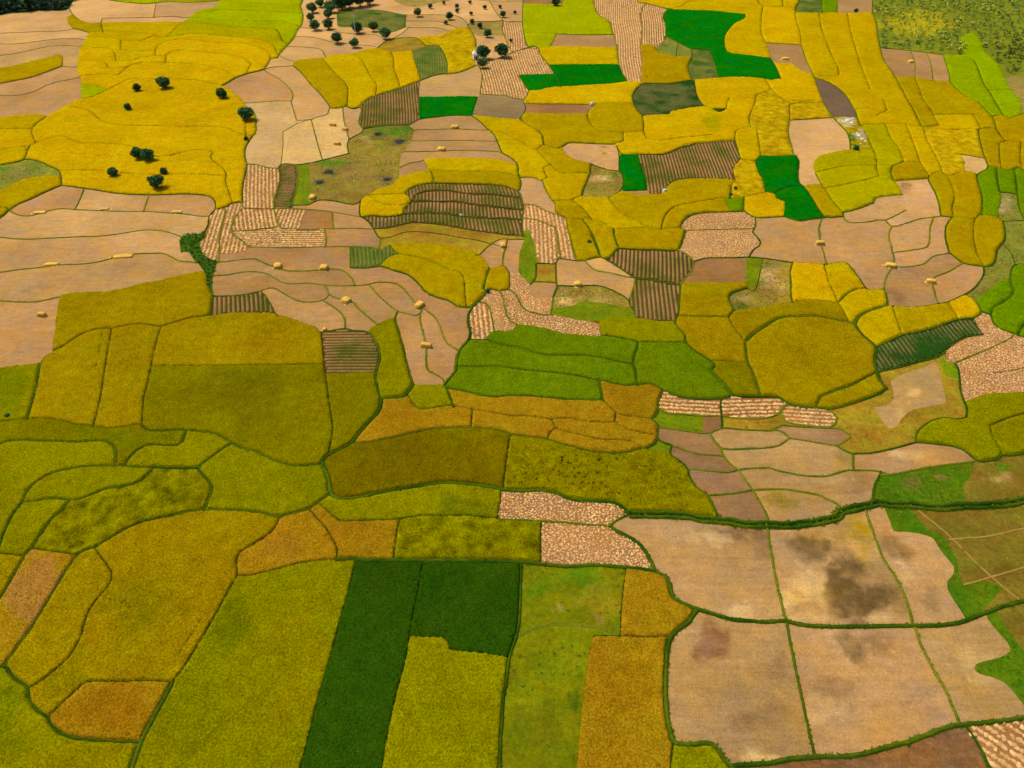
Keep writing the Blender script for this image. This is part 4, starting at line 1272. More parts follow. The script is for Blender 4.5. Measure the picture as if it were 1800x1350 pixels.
# ------------------------------------------------------------------ read and clean the traced lines
def smooth_line(P):
    P = np.array(P, float)
    if len(P) < 3: return P
    out = []
    d = np.diff(P, axis=0)
    ang = np.zeros(len(P))
    for i in range(1, len(P) - 1):
        a, b = d[i - 1], d[i]
        ang[i] = abs(math.atan2(a[0] * b[1] - a[1] * b[0], a[0] * b[0] + a[1] * b[1]))
    corner = ang > math.radians(62); corner[0] = corner[-1] = True
    for i in range(len(P) - 1):
        p1, p2 = P[i], P[i + 1]
        p0 = P[i - 1] if not corner[i] else p1 * 2 - p2
        p3 = P[i + 2] if not corner[i + 1] else p2 * 2 - p1
        L = np.hypot(*(p2 - p1)); n = max(1, min(8, int(L / 6)))
        if L > 150: n = 4
        # limit the tangents so that uneven spacing does not overshoot
        m1, m2 = (p2 - p0), (p3 - p1)
        for m in (m1, m2):
            lm = np.hypot(*m)
            if lm > 1e-6: m *= L / lm
        for k in range(n):
            t = k / n; t2, t3 = t * t, t * t * t
            out.append((2 * t3 - 3 * t2 + 1) * p1 + (t3 - 2 * t2 + t) * m1 + (-2 * t3 + 3 * t2) * p2 + (t3 - t2) * m2)
    out.append(P[-1])
    return np.array(out)

lines = []
for row in LINES.strip().splitlines():
    k, rest = row.split(' ', 1)
    lines.append([k, smooth_line([tuple(map(float, p.split(','))) for p in rest.split()])])

def snap_lines(lines):
    """run every loose line end onto the line it meets; ends at the photo's edge run on beyond it"""
    for i, (k, P) in enumerate(lines):
        if k == 'k': continue
        for end in (0, -1):
            p = P[end]; q = P[1] if end == 0 else P[-2]
            if p[0] < 1 or p[0] > 1799 or p[1] < 1 or p[1] > 1349:
                d = p - q; L = np.hypot(*d); d = d / max(L, 1e-6)
                outw = (p[0] < 1 and d[0] < 0) or (p[0] > 1799 and d[0] > 0) or (p[1] < 1 and d[1] < 0) or (p[1] > 1349 and d[1] > 0)
                if outw:
                    ts = []
                    if d[0] > 1e-6: ts.append((BOX[2] + 5 - p[0]) / d[0])
                    if d[0] < -1e-6: ts.append((BOX[0] - 5 - p[0]) / d[0])
                    if d[1] > 1e-6: ts.append((BOX[3] + 5 - p[1]) / d[1])
                    if d[1] < -1e-6: ts.append((BOX[1] - 5 - p[1]) / d[1])
                    e = p + d * min(ts)
                    P = np.vstack([e, P]) if end == 0 else np.vstack([P, e])
                    lines[i][1] = P
    SA, SB, SI, first = [], [], [], {}
    n = 0
    for i, (k, P) in enumerate(lines):
        if k in 'fk': continue
        first[i] = (n, n + len(P) - 2)
        SA.append(P[:-1].copy()); SB.append(P[1:].copy()); SI.append(np.full(len(P) - 1, i)); n += len(P) - 1
    SA, SB, SI = np.concatenate(SA), np.concatenate(SB), np.concatenate(SI)
    EP = {(i, e): lines[i][1][e].copy() for i in first for e in (0, -1)}
    for tol, tole in ((9.5, 3.5), (4.0, 1.5), (3.0, 1.0)):
        for i in first:
            P = lines[i][1]
            for end in (0, -1):
                p = P[end]; q = P[1] if end == 0 else P[-2]
                if p[0] < 1 or p[0] > 1799 or p[1] < 1 or p[1] > 1349: continue
                D = SB - SA; LL = np.maximum((D * D).sum(1), 1e-9)
                t = np.clip(((p - SA) * D).sum(1) / LL, 0, 1)
                Q = SA + D * t[:, None]
                dist = np.hypot(*(Q - p).T); dist[SI == i] = 1e9
                j = int(dist.argmin())
                if dist[j] > tol: continue
                s = Q[j]; over = 0.9
                for key, ep in EP.items():
                    if key[0] != i and np.hypot(*(ep - p)) < tole: s = ep; over = 0.0; break
                L = max(np.hypot(*(s - q)), 1e-6)
                P[end] = s + (s - q) / L * over
                EP[(i, end)] = s.copy()
                if end == 0: SA[first[i][0]] = P[0]
                else: SB[first[i][1]] = P[-1]
snap_lines(lines)

# ------------------------------------------------------------------ which plot is where (coarse label map in photo pixels)
def cdt(V, E, eps):
    return delaunay_2d_cdt([Vector((float(a), float(b))) for a, b in V], E, [], 0, eps)
def components(e, oe, f):
    cons = {(min(a, b), max(a, b)) for (a, b), o in zip(e, oe) if o}
    par = list(range(len(f)))
    def find(i):
        while par[i] != i:
            par[i] = par[par[i]]; i = par[i]
        return i
    seen = {}
    for i, (a, b, c) in enumerate(f):
        for p, q in ((a, b), (b, c), (c, a)):
            key = (p, q) if p < q else (q, p)
            if key in cons: continue
            o = seen.pop(key, None)
            if o is None: seen[key] = i
            else:
                ra, rb = find(i), find(o)
                if ra != rb: par[ra] = rb
    return np.array([find(i) for i in range(len(f))])

LV, LE = [], []
for k, P in lines:
    if k == 'f': continue
    i0 = len(LV); LV += [tuple(p) for p in P]; LE += [(i0 + i, i0 + i + 1) for i in range(len(P) - 1)]
i0 = len(LV)
LV += [(BOX[0], BOX[1]), (BOX[2], BOX[1]), (BOX[2], BOX[3]), (BOX[0], BOX[3])]
LE += [(i0, i0 + 1), (i0 + 1, i0 + 2), (i0 + 2, i0 + 3), (i0 + 3, i0)]
cv, ce, cf, _, coe, _ = cdt(LV, LE, 0.05)
comp = components(ce, coe, cf)
vv = np.array([(p.x, p.y) for p in cv]); ff = np.array(cf)
RW, RH = BOX[2] - BOX[0], BOX[3] - BOX[1]
lab = np.full((RH, RW), -1, np.int32)
ids = {c: i for i, c in enumerate(np.unique(comp))}
for t, cmp_ in zip(ff, comp):
    a, b, c = vv[t] - (BOX[0], BOX[1])
    x0, x1 = max(0, int(min(a[0], b[0], c[0]))), min(RW - 1, int(max(a[0], b[0], c[0])) + 1)
    y0, y1 = max(0, int(min(a[1], b[1], c[1]))), min(RH - 1, int(max(a[1], b[1], c[1])) + 1)
    if x1 < x0 or y1 < y0: continue
    X = np.arange(x0, x1 + 1)[None, :]; Y = np.arange(y0, y1 + 1)[:, None]
    s1 = (b[0] - a[0]) * (Y - a[1]) - (b[1] - a[1]) * (X - a[0])
    s2 = (c[0] - b[0]) * (Y - b[1]) - (c[1] - b[1]) * (X - b[0])
    s3 = (a[0] - c[0]) * (Y - c[1]) - (a[1] - c[1]) * (X - c[0])
    m = ((s1 >= 0) & (s2 >= 0) & (s3 >= 0)) | ((s1 <= 0) & (s2 <= 0) & (s3 <= 0))
    lab[y0:y1 + 1, x0:x1 + 1][m] = ids[cmp_]
def label_at(px, py):
    xi = np.clip(np.round(px - BOX[0]).astype(int), 0, RW - 1); yi = np.clip(np.round(py - BOX[1]).astype(int), 0, RH - 1)
    return lab[yi, xi]
plots = {}                       # component -> dict(use, dir)
for row in SEEDS.strip().splitlines():
    w = row.split()
    x, y = float(w[0]), float(w[1])
    l = int(label_at(np.array([x]), np.array([y]))[0])
    if l in plots:
        print('two seeds in one plot', row, plots[l]['px']); continue
    d = tuple(map(float, w[3].split(','))) if len(w) > 3 else None
    plots[l] = dict(use=w[2], dir=d, px=(x, y))
# slivers and plots outside the photo take the use of the largest neighbour
nlab = len(ids)
pairs = {}
for A, B in ((lab[:, 1:], lab[:, :-1]), (lab[1:], lab[:-1])):
    m = (A != B) & (A >= 0) & (B >= 0)
    key, cnt = np.unique(np.stack([np.minimum(A[m], B[m]), np.maximum(A[m], B[m])], 1), axis=0, return_counts=True)
    for (p, q), n in zip(key, cnt):
        pairs.setdefault(int(p), {}); pairs.setdefault(int(q), {})
        pairs[int(p)][int(q)] = pairs[int(p)].get(int(q), 0) + int(n); pairs[int(q)][int(p)] = pairs[int(q)].get(int(p), 0) + int(n)
cnts = np.bincount(lab[lab >= 0], minlength=nlab)
owner = {l: l for l in plots}
for _ in range(4):
    for l in range(nlab):
        if l in owner: continue
        c = [(n, o) for o, n in pairs.get(l, {}).items() if o in owner]
        if c: owner[l] = owner[max(c)[1]]
own = np.array([owner.get(l, -1) for l in range(nlab)] + [-1])
lab = own[lab]
print('plots', len(plots), 'time', round(time.time() - T0, 1))

# ------------------------------------------------------------------ fine mesh points on the ground
glines = [(k, garr(P)) for k, P in lines]
def resample(G, step):
    seg = np.hypot(*np.diff(G, axis=0).T); s = np.concatenate([[0], np.cumsum(seg)])
    if s[-1] < 1e-6: return G
    n = max(1, int(round(s[-1] / step))); q = np.linspace(0, s[-1], n + 1)
    return np.stack([np.interp(q, s, G[:, 0]), np.interp(q, s, G[:, 1])], 1)
def px_inside(P, m=70):
    return (P[:, 0] > -m) & (P[:, 0] < 1800 + m) & (P[:, 1] > -45) & (P[:, 1] < 1350 + m)
samp, samp_hw = [], []
for k, G in glines:
    if k == 'f': continue
    S = resample(G, 0.45)
    P = parr(S); m = px_inside(P, 120); S = S[m]
    samp.append(S); samp_hw.append(np.full(len(S), HW[k]))
samp = np.concatenate(samp); samp_hw = np.concatenate(samp_hw)
kd = KDTree(len(samp))
for i, (a, b) in enumerate(samp): kd.insert((a, b, 0), i)
kd.balance()
def clear_of_lines(pts):
    out = np.empty(len(pts))
    for i, (a, b) in enumerate(pts):
        out[i] = min(dd - samp_hw[j] for _, j, dd in kd.find_n((a, b, 0), 3))
    return out

CROP = {l for l, p in plots.items() if USE[p['use']][0] == 'c'}
iscrop = np.zeros(nlab + 1, bool)
for l in CROP: iscrop[l] = True
pts = []
Ymin, Ymax = g(900, BOX[3])[1], g(900, -60)[1]
Y = Ymin
while Y < Ymax:
    s = 5.6 * depth(Y) / F_PX
    half = 1010 * depth(Y) / F_PX
    n = int(2 * half / s)
    X = -half + (np.arange(n) + 0.5) * s
    row = np.stack([X + RNG.uniform(-.36, .36, n) * s, Y + RNG.uniform(-.36, .36, n) * s], 1)
    pts.append(row); Y += s
pts = np.concatenate(pts)
P = parr(pts); pts = pts[px_inside(P)]; P = parr(pts)
L = label_at(P[:, 0], P[:, 1])
keep = (L >= 0) & (iscrop[L] | (RNG.rand(len(L)) < 0.45))
pts, L = pts[keep], L[keep]
cl = clear_of_lines(pts)
m = cl > np.where(iscrop[L], 0.32, 0.25)
pts = pts[m]
lo_, hi_ = garr(np.array([(885., 880.), (1230., 790.)])) 
xx = RNG.uniform(min(lo_[0], hi_[0]), max(lo_[0], hi_[0]), 16000); yy = RNG.uniform(lo_[1], hi_[1], 16000)
ex = np.stack([xx, yy], 1); exl = label_at(*parr(ex).T)
ex = ex[exl == int(label_at(np.array([1050.]), np.array([840.]))[0])]
pts = np.concatenate([pts, ex[clear_of_lines(ex) > .4]])
rows = []
for k, G in glines:
    if k == 'f': continue
    step = 5.0 * depth(G[:, 1].mean()) / F_PX
    S = resample(G, step)
    if len(S) < 2: continue
    S = S[px_inside(parr(S))]
    if len(S) < 2: continue
    t = np.gradient(S, axis=0); t /= np.maximum(np.hypot(*t.T), 1e-6)[:, None]
    nrm = np.stack([-t[:, 1], t[:, 0]], 1)
    for sgn in (-1, 1):
        probe = parr(S + nrm * sgn * (HW[k] + 0.6))
        ok = iscrop[label_at(probe[:, 0], probe[:, 1])]
        for off in (0.03, 0.17):
            rows.append(np.column_stack([S[ok] + nrm[ok] * sgn * (HW[k] + off), np.full(ok.sum(), off)]))
rows = np.concatenate(rows)
rc = clear_of_lines(rows[:, :2])
rows = rows[rc > rows[:, 2] - 0.08]
allp = np.concatenate([pts, rows[:, :2]])
print('points', len(pts), len(rows), 'time', round(time.time() - T0, 1))

LV, LE = [], []
for k, G in glines:
    if k == 'f': continue
    i0 = len(LV); LV += [tuple(p) for p in G]; LE += [(i0 + i, i0 + i + 1) for i in range(len(G) - 1)]
i0 = len(LV)
bx = garr(np.array([(BOX[0], BOX[1]), (BOX[2], BOX[1]), (BOX[2], BOX[3]), (BOX[0], BOX[3])], float))
LV += [tuple(p) for p in bx]
LE += [(i0, i0 + 1), (i0 + 1, i0 + 2), (i0 + 2, i0 + 3), (i0 + 3, i0)]
LV += [tuple(p) for p in allp]
cv, ce, cf, _, coe, _ = cdt(LV, LE, 0.004)
print('cdt', len(cv), len(cf), 'time', round(time.time() - T0, 1))
comp = components(ce, coe, cf)
VV = np.array([(p.x, p.y) for p in cv]); FF = np.array(cf)
del cv, ce, cf, coe
# make all triangles face up
a, b, c = VV[FF[:, 0]], VV[FF[:, 1]], VV[FF[:, 2]]
cross = (b[:, 0] - a[:, 0]) * (c[:, 1] - a[:, 1]) - (b[:, 1] - a[:, 1]) * (c[:, 0] - a[:, 0])
FF[cross < 0] = FF[cross < 0][:, ::-1]
area = np.abs(cross) / 2
cen = (a + b + c) / 3
cenp = parr(cen)
tl = label_at(cenp[:, 0], cenp[:, 1])
inside = (cenp[:, 0] > BOX[0]) & (cenp[:, 0] < BOX[2]) & (cenp[:, 1] > BOX[1]) & (cenp[:, 1] < BOX[3])
# each component takes the label that covers most of it
order = np.argsort(comp, kind='stable'); cs = comp[order]
starts = np.concatenate([[0], np.nonzero(np.diff(cs))[0] + 1, [len(cs)]])
trilab = np.full(len(FF), -1)
for i in range(len(starts) - 1):
    idx = order[starts[i]:starts[i + 1]]
    ok = idx[(tl[idx] >= 0) & inside[idx]]
    if len(ok) == 0: continue
    trilab[idx] = np.bincount(tl[ok], weights=area[ok]).argmax()
VCLR = clear_of_lines(VV)
def vnoise(pts, scale, seed=0.0, octs=3):
    return np.array([mnoise.fractal((x * scale + seed, y * scale - seed, seed), 1.0, 2.0, octs) for x, y in pts])
print('labelled', round(time.time() - T0, 1))

# ------------------------------------------------------------------ stains and patches with a shape of their own (photo px: x, y, rx, ry, colour, strength)
STAINS = {}
def stain(x, y, rx, ry, c, s=0.8):
    l = int(label_at(np.array([x]), np.array([y]))[0])
    STAINS.setdefault(l, []).append((x, y, rx * 1.12, ry * 1.12, col(*c), s))
DK, BK, LT, YG, OG = (104, 82, 42), (128, 92, 54), (226, 186, 112), (176, 142, 16), (134, 118, 20)
c3 = lambda x, y: (1200 + x / 3, 900 + y / 3)
for x, y, rx, ry, c, s in ((800, 120, 260, 60, (160, 124, 40), .7), (900, 70, 75, 75, YG, .9), (965, 200, 45, 110, YG, .7), (1000, 380, 190, 210, (140, 110, 54), .6), (620, 410, 130, 150, LT, .75), (720, 200, 120, 55, DK, .85), (840, 330, 75, 110, DK, .9), (900, 470, 110, 120, DK, .9), (1050, 450, 120, 80, DK, .9), (620, 170, 80, 45, DK, .8),
                           (300, 120, 160, 45, BK, .75), (420, 170, 60, 90, BK, .5), (110, 80, 70, 20, BK, .6), (130, 150, 110, 40, LT, .55), (300, 530, 80, 28, LT, .8), (650, 560, 110, 22, LT, .6), (1040, 560, 80, 25, LT, .7),
                           (1130, 190, 80, 55, DK, .6), (1310, 460, 50, 60, DK, .45), (1180, 330, 60, 60, LT, .5),
                           (930, 700, 110, 80, DK, .7), (790, 950, 100, 70, BK, .4), (700, 1050, 200, 60, LT, .4), (1040, 690, 60, 60, BK, .4),
                           (150, 690, 90, 90, (140, 86, 44), .85), (150, 590, 40, 40, (150, 100, 54), .7), (500, 820, 80, 80, BK, .45), (400, 1080, 160, 60, BK, .3), (380, 1300, 110, 28, LT, .9),
                           (1580, 760, 120, 50, LT, .35), (1560, 880, 90, 40, LT, .5)):
    stain(*c3(x, y), rx / 3, ry / 3, c, s)
g4 = lambda x, y: (1350 + x / 3.9933, 675 + y / 3.9933)
for x, y, rx, ry, c, s in ((120, 810, 110, 60, OG, .7), (640, 690, 110, 60, BK, .5), (990, 505, 100, 40, LT, .7), (350, 680, 160, 30, LT, .3), (560, 520, 80, 60, OG, .5), (1040, 65, 45, 25, LT, .9), (920, 200, 40, 60, LT, .5), (1650, 650, 90, 35, LT, .4), (1640, 590, 60, 45, (90, 130, 10), .9),
                           (640, 200, 180, 90, (176, 146, 34), .5), (1120, 220, 160, 40, (150, 128, 20), .6), (1000, 690, 90, 40, (120, 92, 50), .7), (1200, 655, 50, 25, (170, 130, 70), .7)):
    stain(*g4(x, y), rx / 3.99, ry / 3.99, c, s)
stain(66, 1045, 42, 55, (186, 128, 60), .75)
stain(430, 700, 70, 60, (112, 108, 6), .55)
stain(830, 905, 60, 30, (110, 118, 6), .7)
stain(1010, 1015, 70, 30, (86, 128, 6), .6)
stain(1050, 1050, 40, 30, (170, 140, 30), .4)
stain(985, 1070, 8, 6, (190, 172, 90), .45)
stain(1053, 1087, 9, 7, (180, 146, 70), .5)
stain(940, 1280, 50, 50, (100, 98, 8), .5)
stain(1008, 1235, 10, 18, (60, 92, 10), .8)
stain(470, 690, 40, 60, (116, 106, 6), .4)
stain(700, 800, 60, 45, (118, 98, 6), .5)

m5 = lambda ox, oy, x, y: (ox + x / 5.625, oy + y / 5.625)
for ox, oy, x, y, rx, ry, c, s in ((600, 205, 420, 130, 260, 45, (70, 120, 10), .9), (600, 205, 600, 170, 100, 60, (70, 124, 10), .8), (600, 205, 350, 190, 70, 40, (60, 84, 40), .8), (600, 205, 580, 255, 55, 30, (84, 80, 60), .9),
                                   (300, 205, 1600, 460, 130, 45, (78, 130, 10), .9), (300, 205, 1560, 560, 90, 40, (78, 90, 66), .8), (300, 205, 1470, 650, 60, 30, (84, 88, 66), .8), (300, 205, 1430, 700, 50, 90, (110, 140, 20), .6),
                                   (600, 205, 450, 620, 60, 40, (84, 86, 60), .7), (600, 205, 150, 560, 130, 100, (150, 122, 60), .6), (600, 205, 330, 320, 140, 80, (140, 132, 30), .6), (600, 205, 230, 220, 60, 25, (200, 170, 90), .7),
                                   (0, 205, 40, 510, 60, 40, (96, 140, 8), .9), (0, 205, 420, 500, 110, 30, (120, 144, 20), .7), (0, 205, 200, 540, 120, 40, (140, 128, 60), .6), (0, 205, 520, 560, 60, 30, (140, 160, 30), .7),
                                   (900, 205, 880, 600, 110, 30, (206, 172, 110), .8), (900, 205, 820, 500, 40, 30, (50, 100, 16), .8), (900, 205, 1000, 560, 50, 40, (96, 126, 30), .7), (900, 205, 800, 740, 90, 40, (130, 136, 40), .7), (900, 205, 900, 340, 15, 60, (90, 100, 30), .8),
                                   (900, 0, 1540, 460, 70, 30, (60, 92, 40), .7), (900, 0, 1600, 500, 120, 40, (116, 140, 60), .6), (1200, 205, 1600, 60, 110, 60, (226, 212, 170), .7), (1200, 205, 1690, 200, 50, 90, (60, 110, 20), .9),
                                   (1480, 205, 180, 200, 60, 80, (214, 204, 160), .7), (1480, 205, 620, 700, 70, 50, (140, 108, 66), .9), (1480, 205, 1640, 870, 60, 60, (190, 160, 110), .7)):
    stain(*m5(ox, oy, x, y), rx / 5.625, ry / 5.625, c, s)
k5 = lambda ox, x, y: (ox + x / 4.5, 400 + y / 4.5)
for ox, x, y, rx, ry, c, s in ((1050, 1390, 400, 100, 110, (196, 160, 100), .7), (1050, 1150, 560, 90, 40, (180, 150, 90), .7), (1050, 1400, 290, 120, 25, (70, 104, 10), .8), (1050, 1130, 630, 120, 30, (56, 96, 10), .8), (1050, 1100, 530, 40, 40, (60, 100, 10), .7),
                               (700, 1330, 590, 90, 30, (214, 176, 100), .9), (700, 1600, 560, 160, 40, (186, 160, 80), .7), (700, 1300, 500, 40, 20, (200, 170, 100), .6), (1400, 1440, 440, 60, 60, (150, 130, 70), .6), (1400, 1660, 200, 50, 60, (120, 130, 50), .7), (1400, 900, 1180, 260, 60, (186, 150, 70), .5), (1400, 790, 550, 70, 50, (130, 96, 62), .7)):
    stain(*k5(ox, x, y), rx / 4.5, ry / 4.5, c, s)
for x, y, rx, ry, c, s in ((1590, 45, 45, 22, (170, 160, 10), .9), (1630, 38, 40, 20, (176, 164, 10), .9)):
    stain(x, y, rx, ry, c, s)

for x, y, rx, ry, c, s in ((400, 1090, 45, 50, (108, 118, 0), .8), (330, 1260, 60, 60, (118, 120, 0), .5), (520, 1180, 50, 90, (150, 132, 0), .5), (230, 1065, 60, 60, (134, 124, 0), .6), (120, 1190, 50, 40, (134, 126, 0), .7), (15, 1240, 40, 60, (112, 122, 0), .7), (150, 1330, 90, 30, (158, 132, 0), .5),
                           (560, 850, 40, 50, (116, 124, 0), .6), (190, 760, 60, 25, (110, 118, 0), .6), (300, 770, 60, 15, (112, 120, 0), .6), (20, 690, 30, 30, (116, 130, 0), .8), (500, 970, 40, 30, (172, 116, 30), .6), (180, 1250, 60, 30, (150, 106, 6), .5),
                           (1100, 1230, 40, 60, (150, 112, 4), .4), (1400, 650, 60, 40, (160, 138, 0), .4), (1390, 500, 30, 30, (190, 150, 0), .4), (480, 600, 60, 25, (160, 120, 4), .4), (860, 790, 40, 30, (138, 120, 0), .6), (1560, 120, 40, 60, (180, 160, 0), .4), (1420, 90, 30, 50, (214, 172, 0), .4), (1250, 215, 16, 20, (168, 160, 0), .8)):
    stain(x, y, rx, ry, c, s)

# ------------------------------------------------------------------ plots
def pixdir(px, d):
    a = np.array(g(*px)); b = np.array(g(px[0] + d[0] * 6, px[1] + d[1] * 6)); v = b - a
    return v / np.hypot(*v)
plot_obj, plot_info = {}, {}
order = np.argsort(trilab, kind='stable'); cs = trilab[order]
starts = np.concatenate([[0], np.nonzero(np.diff(cs))[0] + 1, [len(cs)]])
NAME = {'c': 'rice_field', 's': 'bare_field', 'g': 'meadow'}
NAMEU = {'sr': 'straw_field', 'sf': 'straw_field', 'sp': 'straw_field', 'st': 'stubble_field', 'sg': 'stubble_field', 'vb': 'vegetable_plot', 'vg': 'vegetable_plot', 'vd': 'vegetable_plot',
         'vp': 'garden_plot', 'fu': 'ploughed_field', 'rg': 'rough_ground', 'rn': 'rough_ground', 'th': 'thicket_ground', 'sc': 'scrub_ground', 'fo': 'forest_ground'}
for i in range(len(starts) - 1):
    l = int(cs[starts[i]])
    if l < 0 or l not in plots: continue
    idx = order[starts[i]:starts[i + 1]]
    p = plots[l]; use = p['use']; surf, rgb, hc = USE[use]
    F = FF[idx]; vi, inv = np.unique(F, return_inverse=True); F = inv.reshape(F.shape)
    V2 = VV[vi]; cl = VCLR[vi]; pp = parr(V2)
    rs = np.random.RandomState(l)
    base = col(*rgb) * (rs.uniform(0.95, 1.05) * (1 + rs.uniform(-.025, .025, 3)) if surf != 's' else rs.uniform(0.82, 1.08) * (1 + rs.uniform(-.03, .03, 3)))
    n1 = vnoise(V2, 0.10, l * 1.7)
    cols = np.repeat(base[None], len(V2), 0)
    if surf == 'c':
        cols = cols * np.array([1.06, 1.17, 1.0]); base = base * np.array([1.06, 1.17, 1.0])
        t = np.clip((cl - 0.03) / 0.13, 0, 1)
        z = 0.03 + t * (hc + 0.08 * n1 + rs.normal(0, 0.05, len(V2)))
        # the flank of the crop shows stems and leaves, greener than the ears
        stem = base * np.array([0.62, 0.80, 0.8])
        cols = stem[None] + (cols - stem[None]) * (0.25 + 0.75 * t)[:, None]
        if use in ('ym', 'om', 'os'):      # lodged, uneven crop
            n2 = vnoise(V2, 0.45, l * 3.1)
            amp = {'ym': .30, 'om': .34, 'os': .12}[use]
            cols = cols * np.clip(1 + amp * n2 * 1.6, 0.5, 1.5)[:, None]
            z = z + t * 0.22 * n2
            if use == 'os':
                q = ((pp[:, 0] - 1035) / 160) ** 2 + ((pp[:, 1] - 832) / 42) ** 2
                n3 = vnoise(V2 * np.array([1.0, .8]), 1.1, 9.0, 3) + .35 * vnoise(V2, .12, 4.0)
                hole = (n3 > 0.42 + 0.30 * q) & (cl > 1.5)
                z[hole] *= 0.25; cols[hole] *= 0.30
    else:
        z = 0.02 + 0.05 * n1 + rs.normal(0, 0.012, len(V2))
        if use == 'fu':
            u = pixdir(p['px'], p['dir']); w = V2 @ np.array([-u[1], u[0]])
            z = z + 0.10 * np.sin(w * 2 * PI / 1.3)
            cols = cols * (1 + 0.14 * np.sin(w * 2 * PI / 1.3))[:, None]
        cols = cols * (1 + 0.10 * n1 + 0.17 * vnoise(V2, 0.028, l * 2.9, 2))[:, None]
        z = np.where(cl < 0.05, 0.0, np.maximum(z, 0.005))
    for (sx, sy, rx, ry, sc_, st_) in STAINS.get(l, ()):
        wa, wb = vnoise(V2, 0.11, sx, 4), vnoise(V2, 0.11, sy + 5.0, 4)
        q = ((pp[:, 0] - sx) / rx + .75 * wa) ** 2 + ((pp[:, 1] - sy) / ry + .75 * wb) ** 2
        n2 = vnoise(V2, 0.30, sx, 4)
        k = np.clip((1.1 - q + 0.7 * n2) * 1.7, 0, 1) * st_
        k = k * np.clip(0.92 + 0.7 * vnoise(V2, 0.7, sy), 0.45, 1)
        cols = cols * (1 - k[:, None]) + sc_[None] * k[:, None]
    A = float(area[idx].sum())
    cen2 = (cen[idx] * area[idx][:, None]).sum(0) / A
    name = NAMEU.get(use, NAME[surf])
    o = mesh_obj(name, np.column_stack([V2, z]), F, {'c': M_CROP, 's': M_SOIL, 'g': M_GRASS}[surf], cols=cols, smooth=False, loc=(cen2[0], cen2[1], 0))
    plot_obj[l] = o
    D = V2 - V2.mean(0); ev = np.sqrt(np.maximum(np.linalg.eigvalsh(np.cov(D.T)), 1e-6))
    plot_info[l] = dict(area=A, cen=cen2, elong=float(ev[1] / ev[0]), n=len(F))
print('plots built', len(plot_obj), round(time.time() - T0, 1))

# ------------------------------------------------------------------ base ground under and beyond the plots
mesh_obj('ground', [(-6000, -3000, -0.6), (6000, -3000, -0.6), (6000, 9000, -0.6), (-6000, 9000, -0.6)], [(0, 1, 2, 3)], M_GROUND)
tag(bpy.data.objects['ground'], kind='structure')

# ------------------------------------------------------------------ bunds, banks and footpaths
def ribbon(G, prof, colf, step, wig):
    S = resample(G, step)
    if len(S) < 2: return None
    t = np.gradient(S, axis=0); t /= np.maximum(np.hypot(*t.T), 1e-6)[:, None]
    nrm = np.stack([-t[:, 1], t[:, 0]], 1)
    n1 = vnoise(S, 0.35, 2.0); n2 = vnoise(S, 0.35, 7.0)
    k = len(prof); V = np.zeros((len(S), k, 3)); Cc = np.zeros((len(S), k, 3))
    for j, (o, h) in enumerate(prof):
        off = o * (1 + wig * (n1 if o < 0 else n2)) + 0.10 * wig * (n1 + n2)
        V[:, j, :2] = S + nrm * off[:, None]
        V[:, j, 2] = h * (1 + 0.3 * n2) if h > 0 else h
        Cc[:, j] = colf(S, j)
    i = np.arange(len(S) - 1)[:, None] * k + np.arange(k - 1)[None, :]
    F = np.stack([i, i + 1, i + k + 1, i + k], -1).reshape(-1, 4)
    return V.reshape(-1, 3), F, Cc.reshape(-1, 3)
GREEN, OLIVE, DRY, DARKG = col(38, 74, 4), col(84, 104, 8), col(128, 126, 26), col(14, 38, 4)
BROWN = col(74, 62, 14)
def bund_profile(k):
    w = HW[k]
    if k == 'G':
        return [(-w, -.05), (-w * .8, .45), (-w * .45, .6), (-w * .12, .12), (w * .12, .12), (w * .45, .6), (w * .8, .45), (w, -.05)]
    h = {'t': .20, 'm': .30, 'g': .42, 'b': .24, 'y': .14, 'o': .10}[k]
    return [(-w, -.05), (-w * .62, h * .85), (0, h), (w * .62, h * .85), (w, -.05)]
def bund_colour(k, seed):
    a, b = {'t': (BROWN, GREEN), 'm': (GREEN, OLIVE), 'g': (GREEN, OLIVE), 'b': (OLIVE, DRY), 'y': (OLIVE, BROWN), 'o': (DRY, OLIVE), 'G': (GREEN, OLIVE)}[k]
    def f(S, j):
        n = np.clip(0.5 + 0.9 * vnoise(S, 0.06, seed) + 0.5 * vnoise(S, 0.5, seed + j), 0, 1)[:, None]
        c = a[None] * (1 - n) + b[None] * n
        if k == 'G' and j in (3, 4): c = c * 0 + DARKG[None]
        return c
    return f
BNAME = {'t': 'narrow_bund', 'm': 'grassy_bund', 'g': 'wide_bund', 'b': 'earth_bund', 'y': 'low_ridge', 'o': 'trodden_track', 'G': 'ditch_bank'}
for kind in 'tmgbyoG':
    VS, FS, CS, off = [], [], [], 0
    for q, (k, G) in enumerate(glines):
        if k != kind: continue
        S = G
        r = ribbon(S, bund_profile(k), bund_colour(k, q * 3.3), 3.2 * depth(np.clip(S[:, 1].mean(), 40, 700)) / F_PX + 0.25, 0.28)
        if r is None: continue
        VS.append(r[0]); FS.append(r[1] + off); CS.append(r[2]); off += len(r[0])
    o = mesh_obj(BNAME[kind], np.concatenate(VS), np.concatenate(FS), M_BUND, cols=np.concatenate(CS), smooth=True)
    tag(o, kind='structure')
VS, FS, off = [], [], 0
for k, G in glines:
    if k != 'f': continue
    r = ribbon(G, [(-.17, .03), (-.11, .06), (.11, .06), (.17, .03)], lambda S, j: np.zeros((len(S), 3)), 0.6, 0.35)
    VS.append(r[0]); FS.append(r[1] + off); off += len(r[0])
tag(mesh_obj('footpath', np.concatenate(VS), np.concatenate(FS), M_PATH), kind='structure')
print('bunds', round(time.time() - T0, 1))

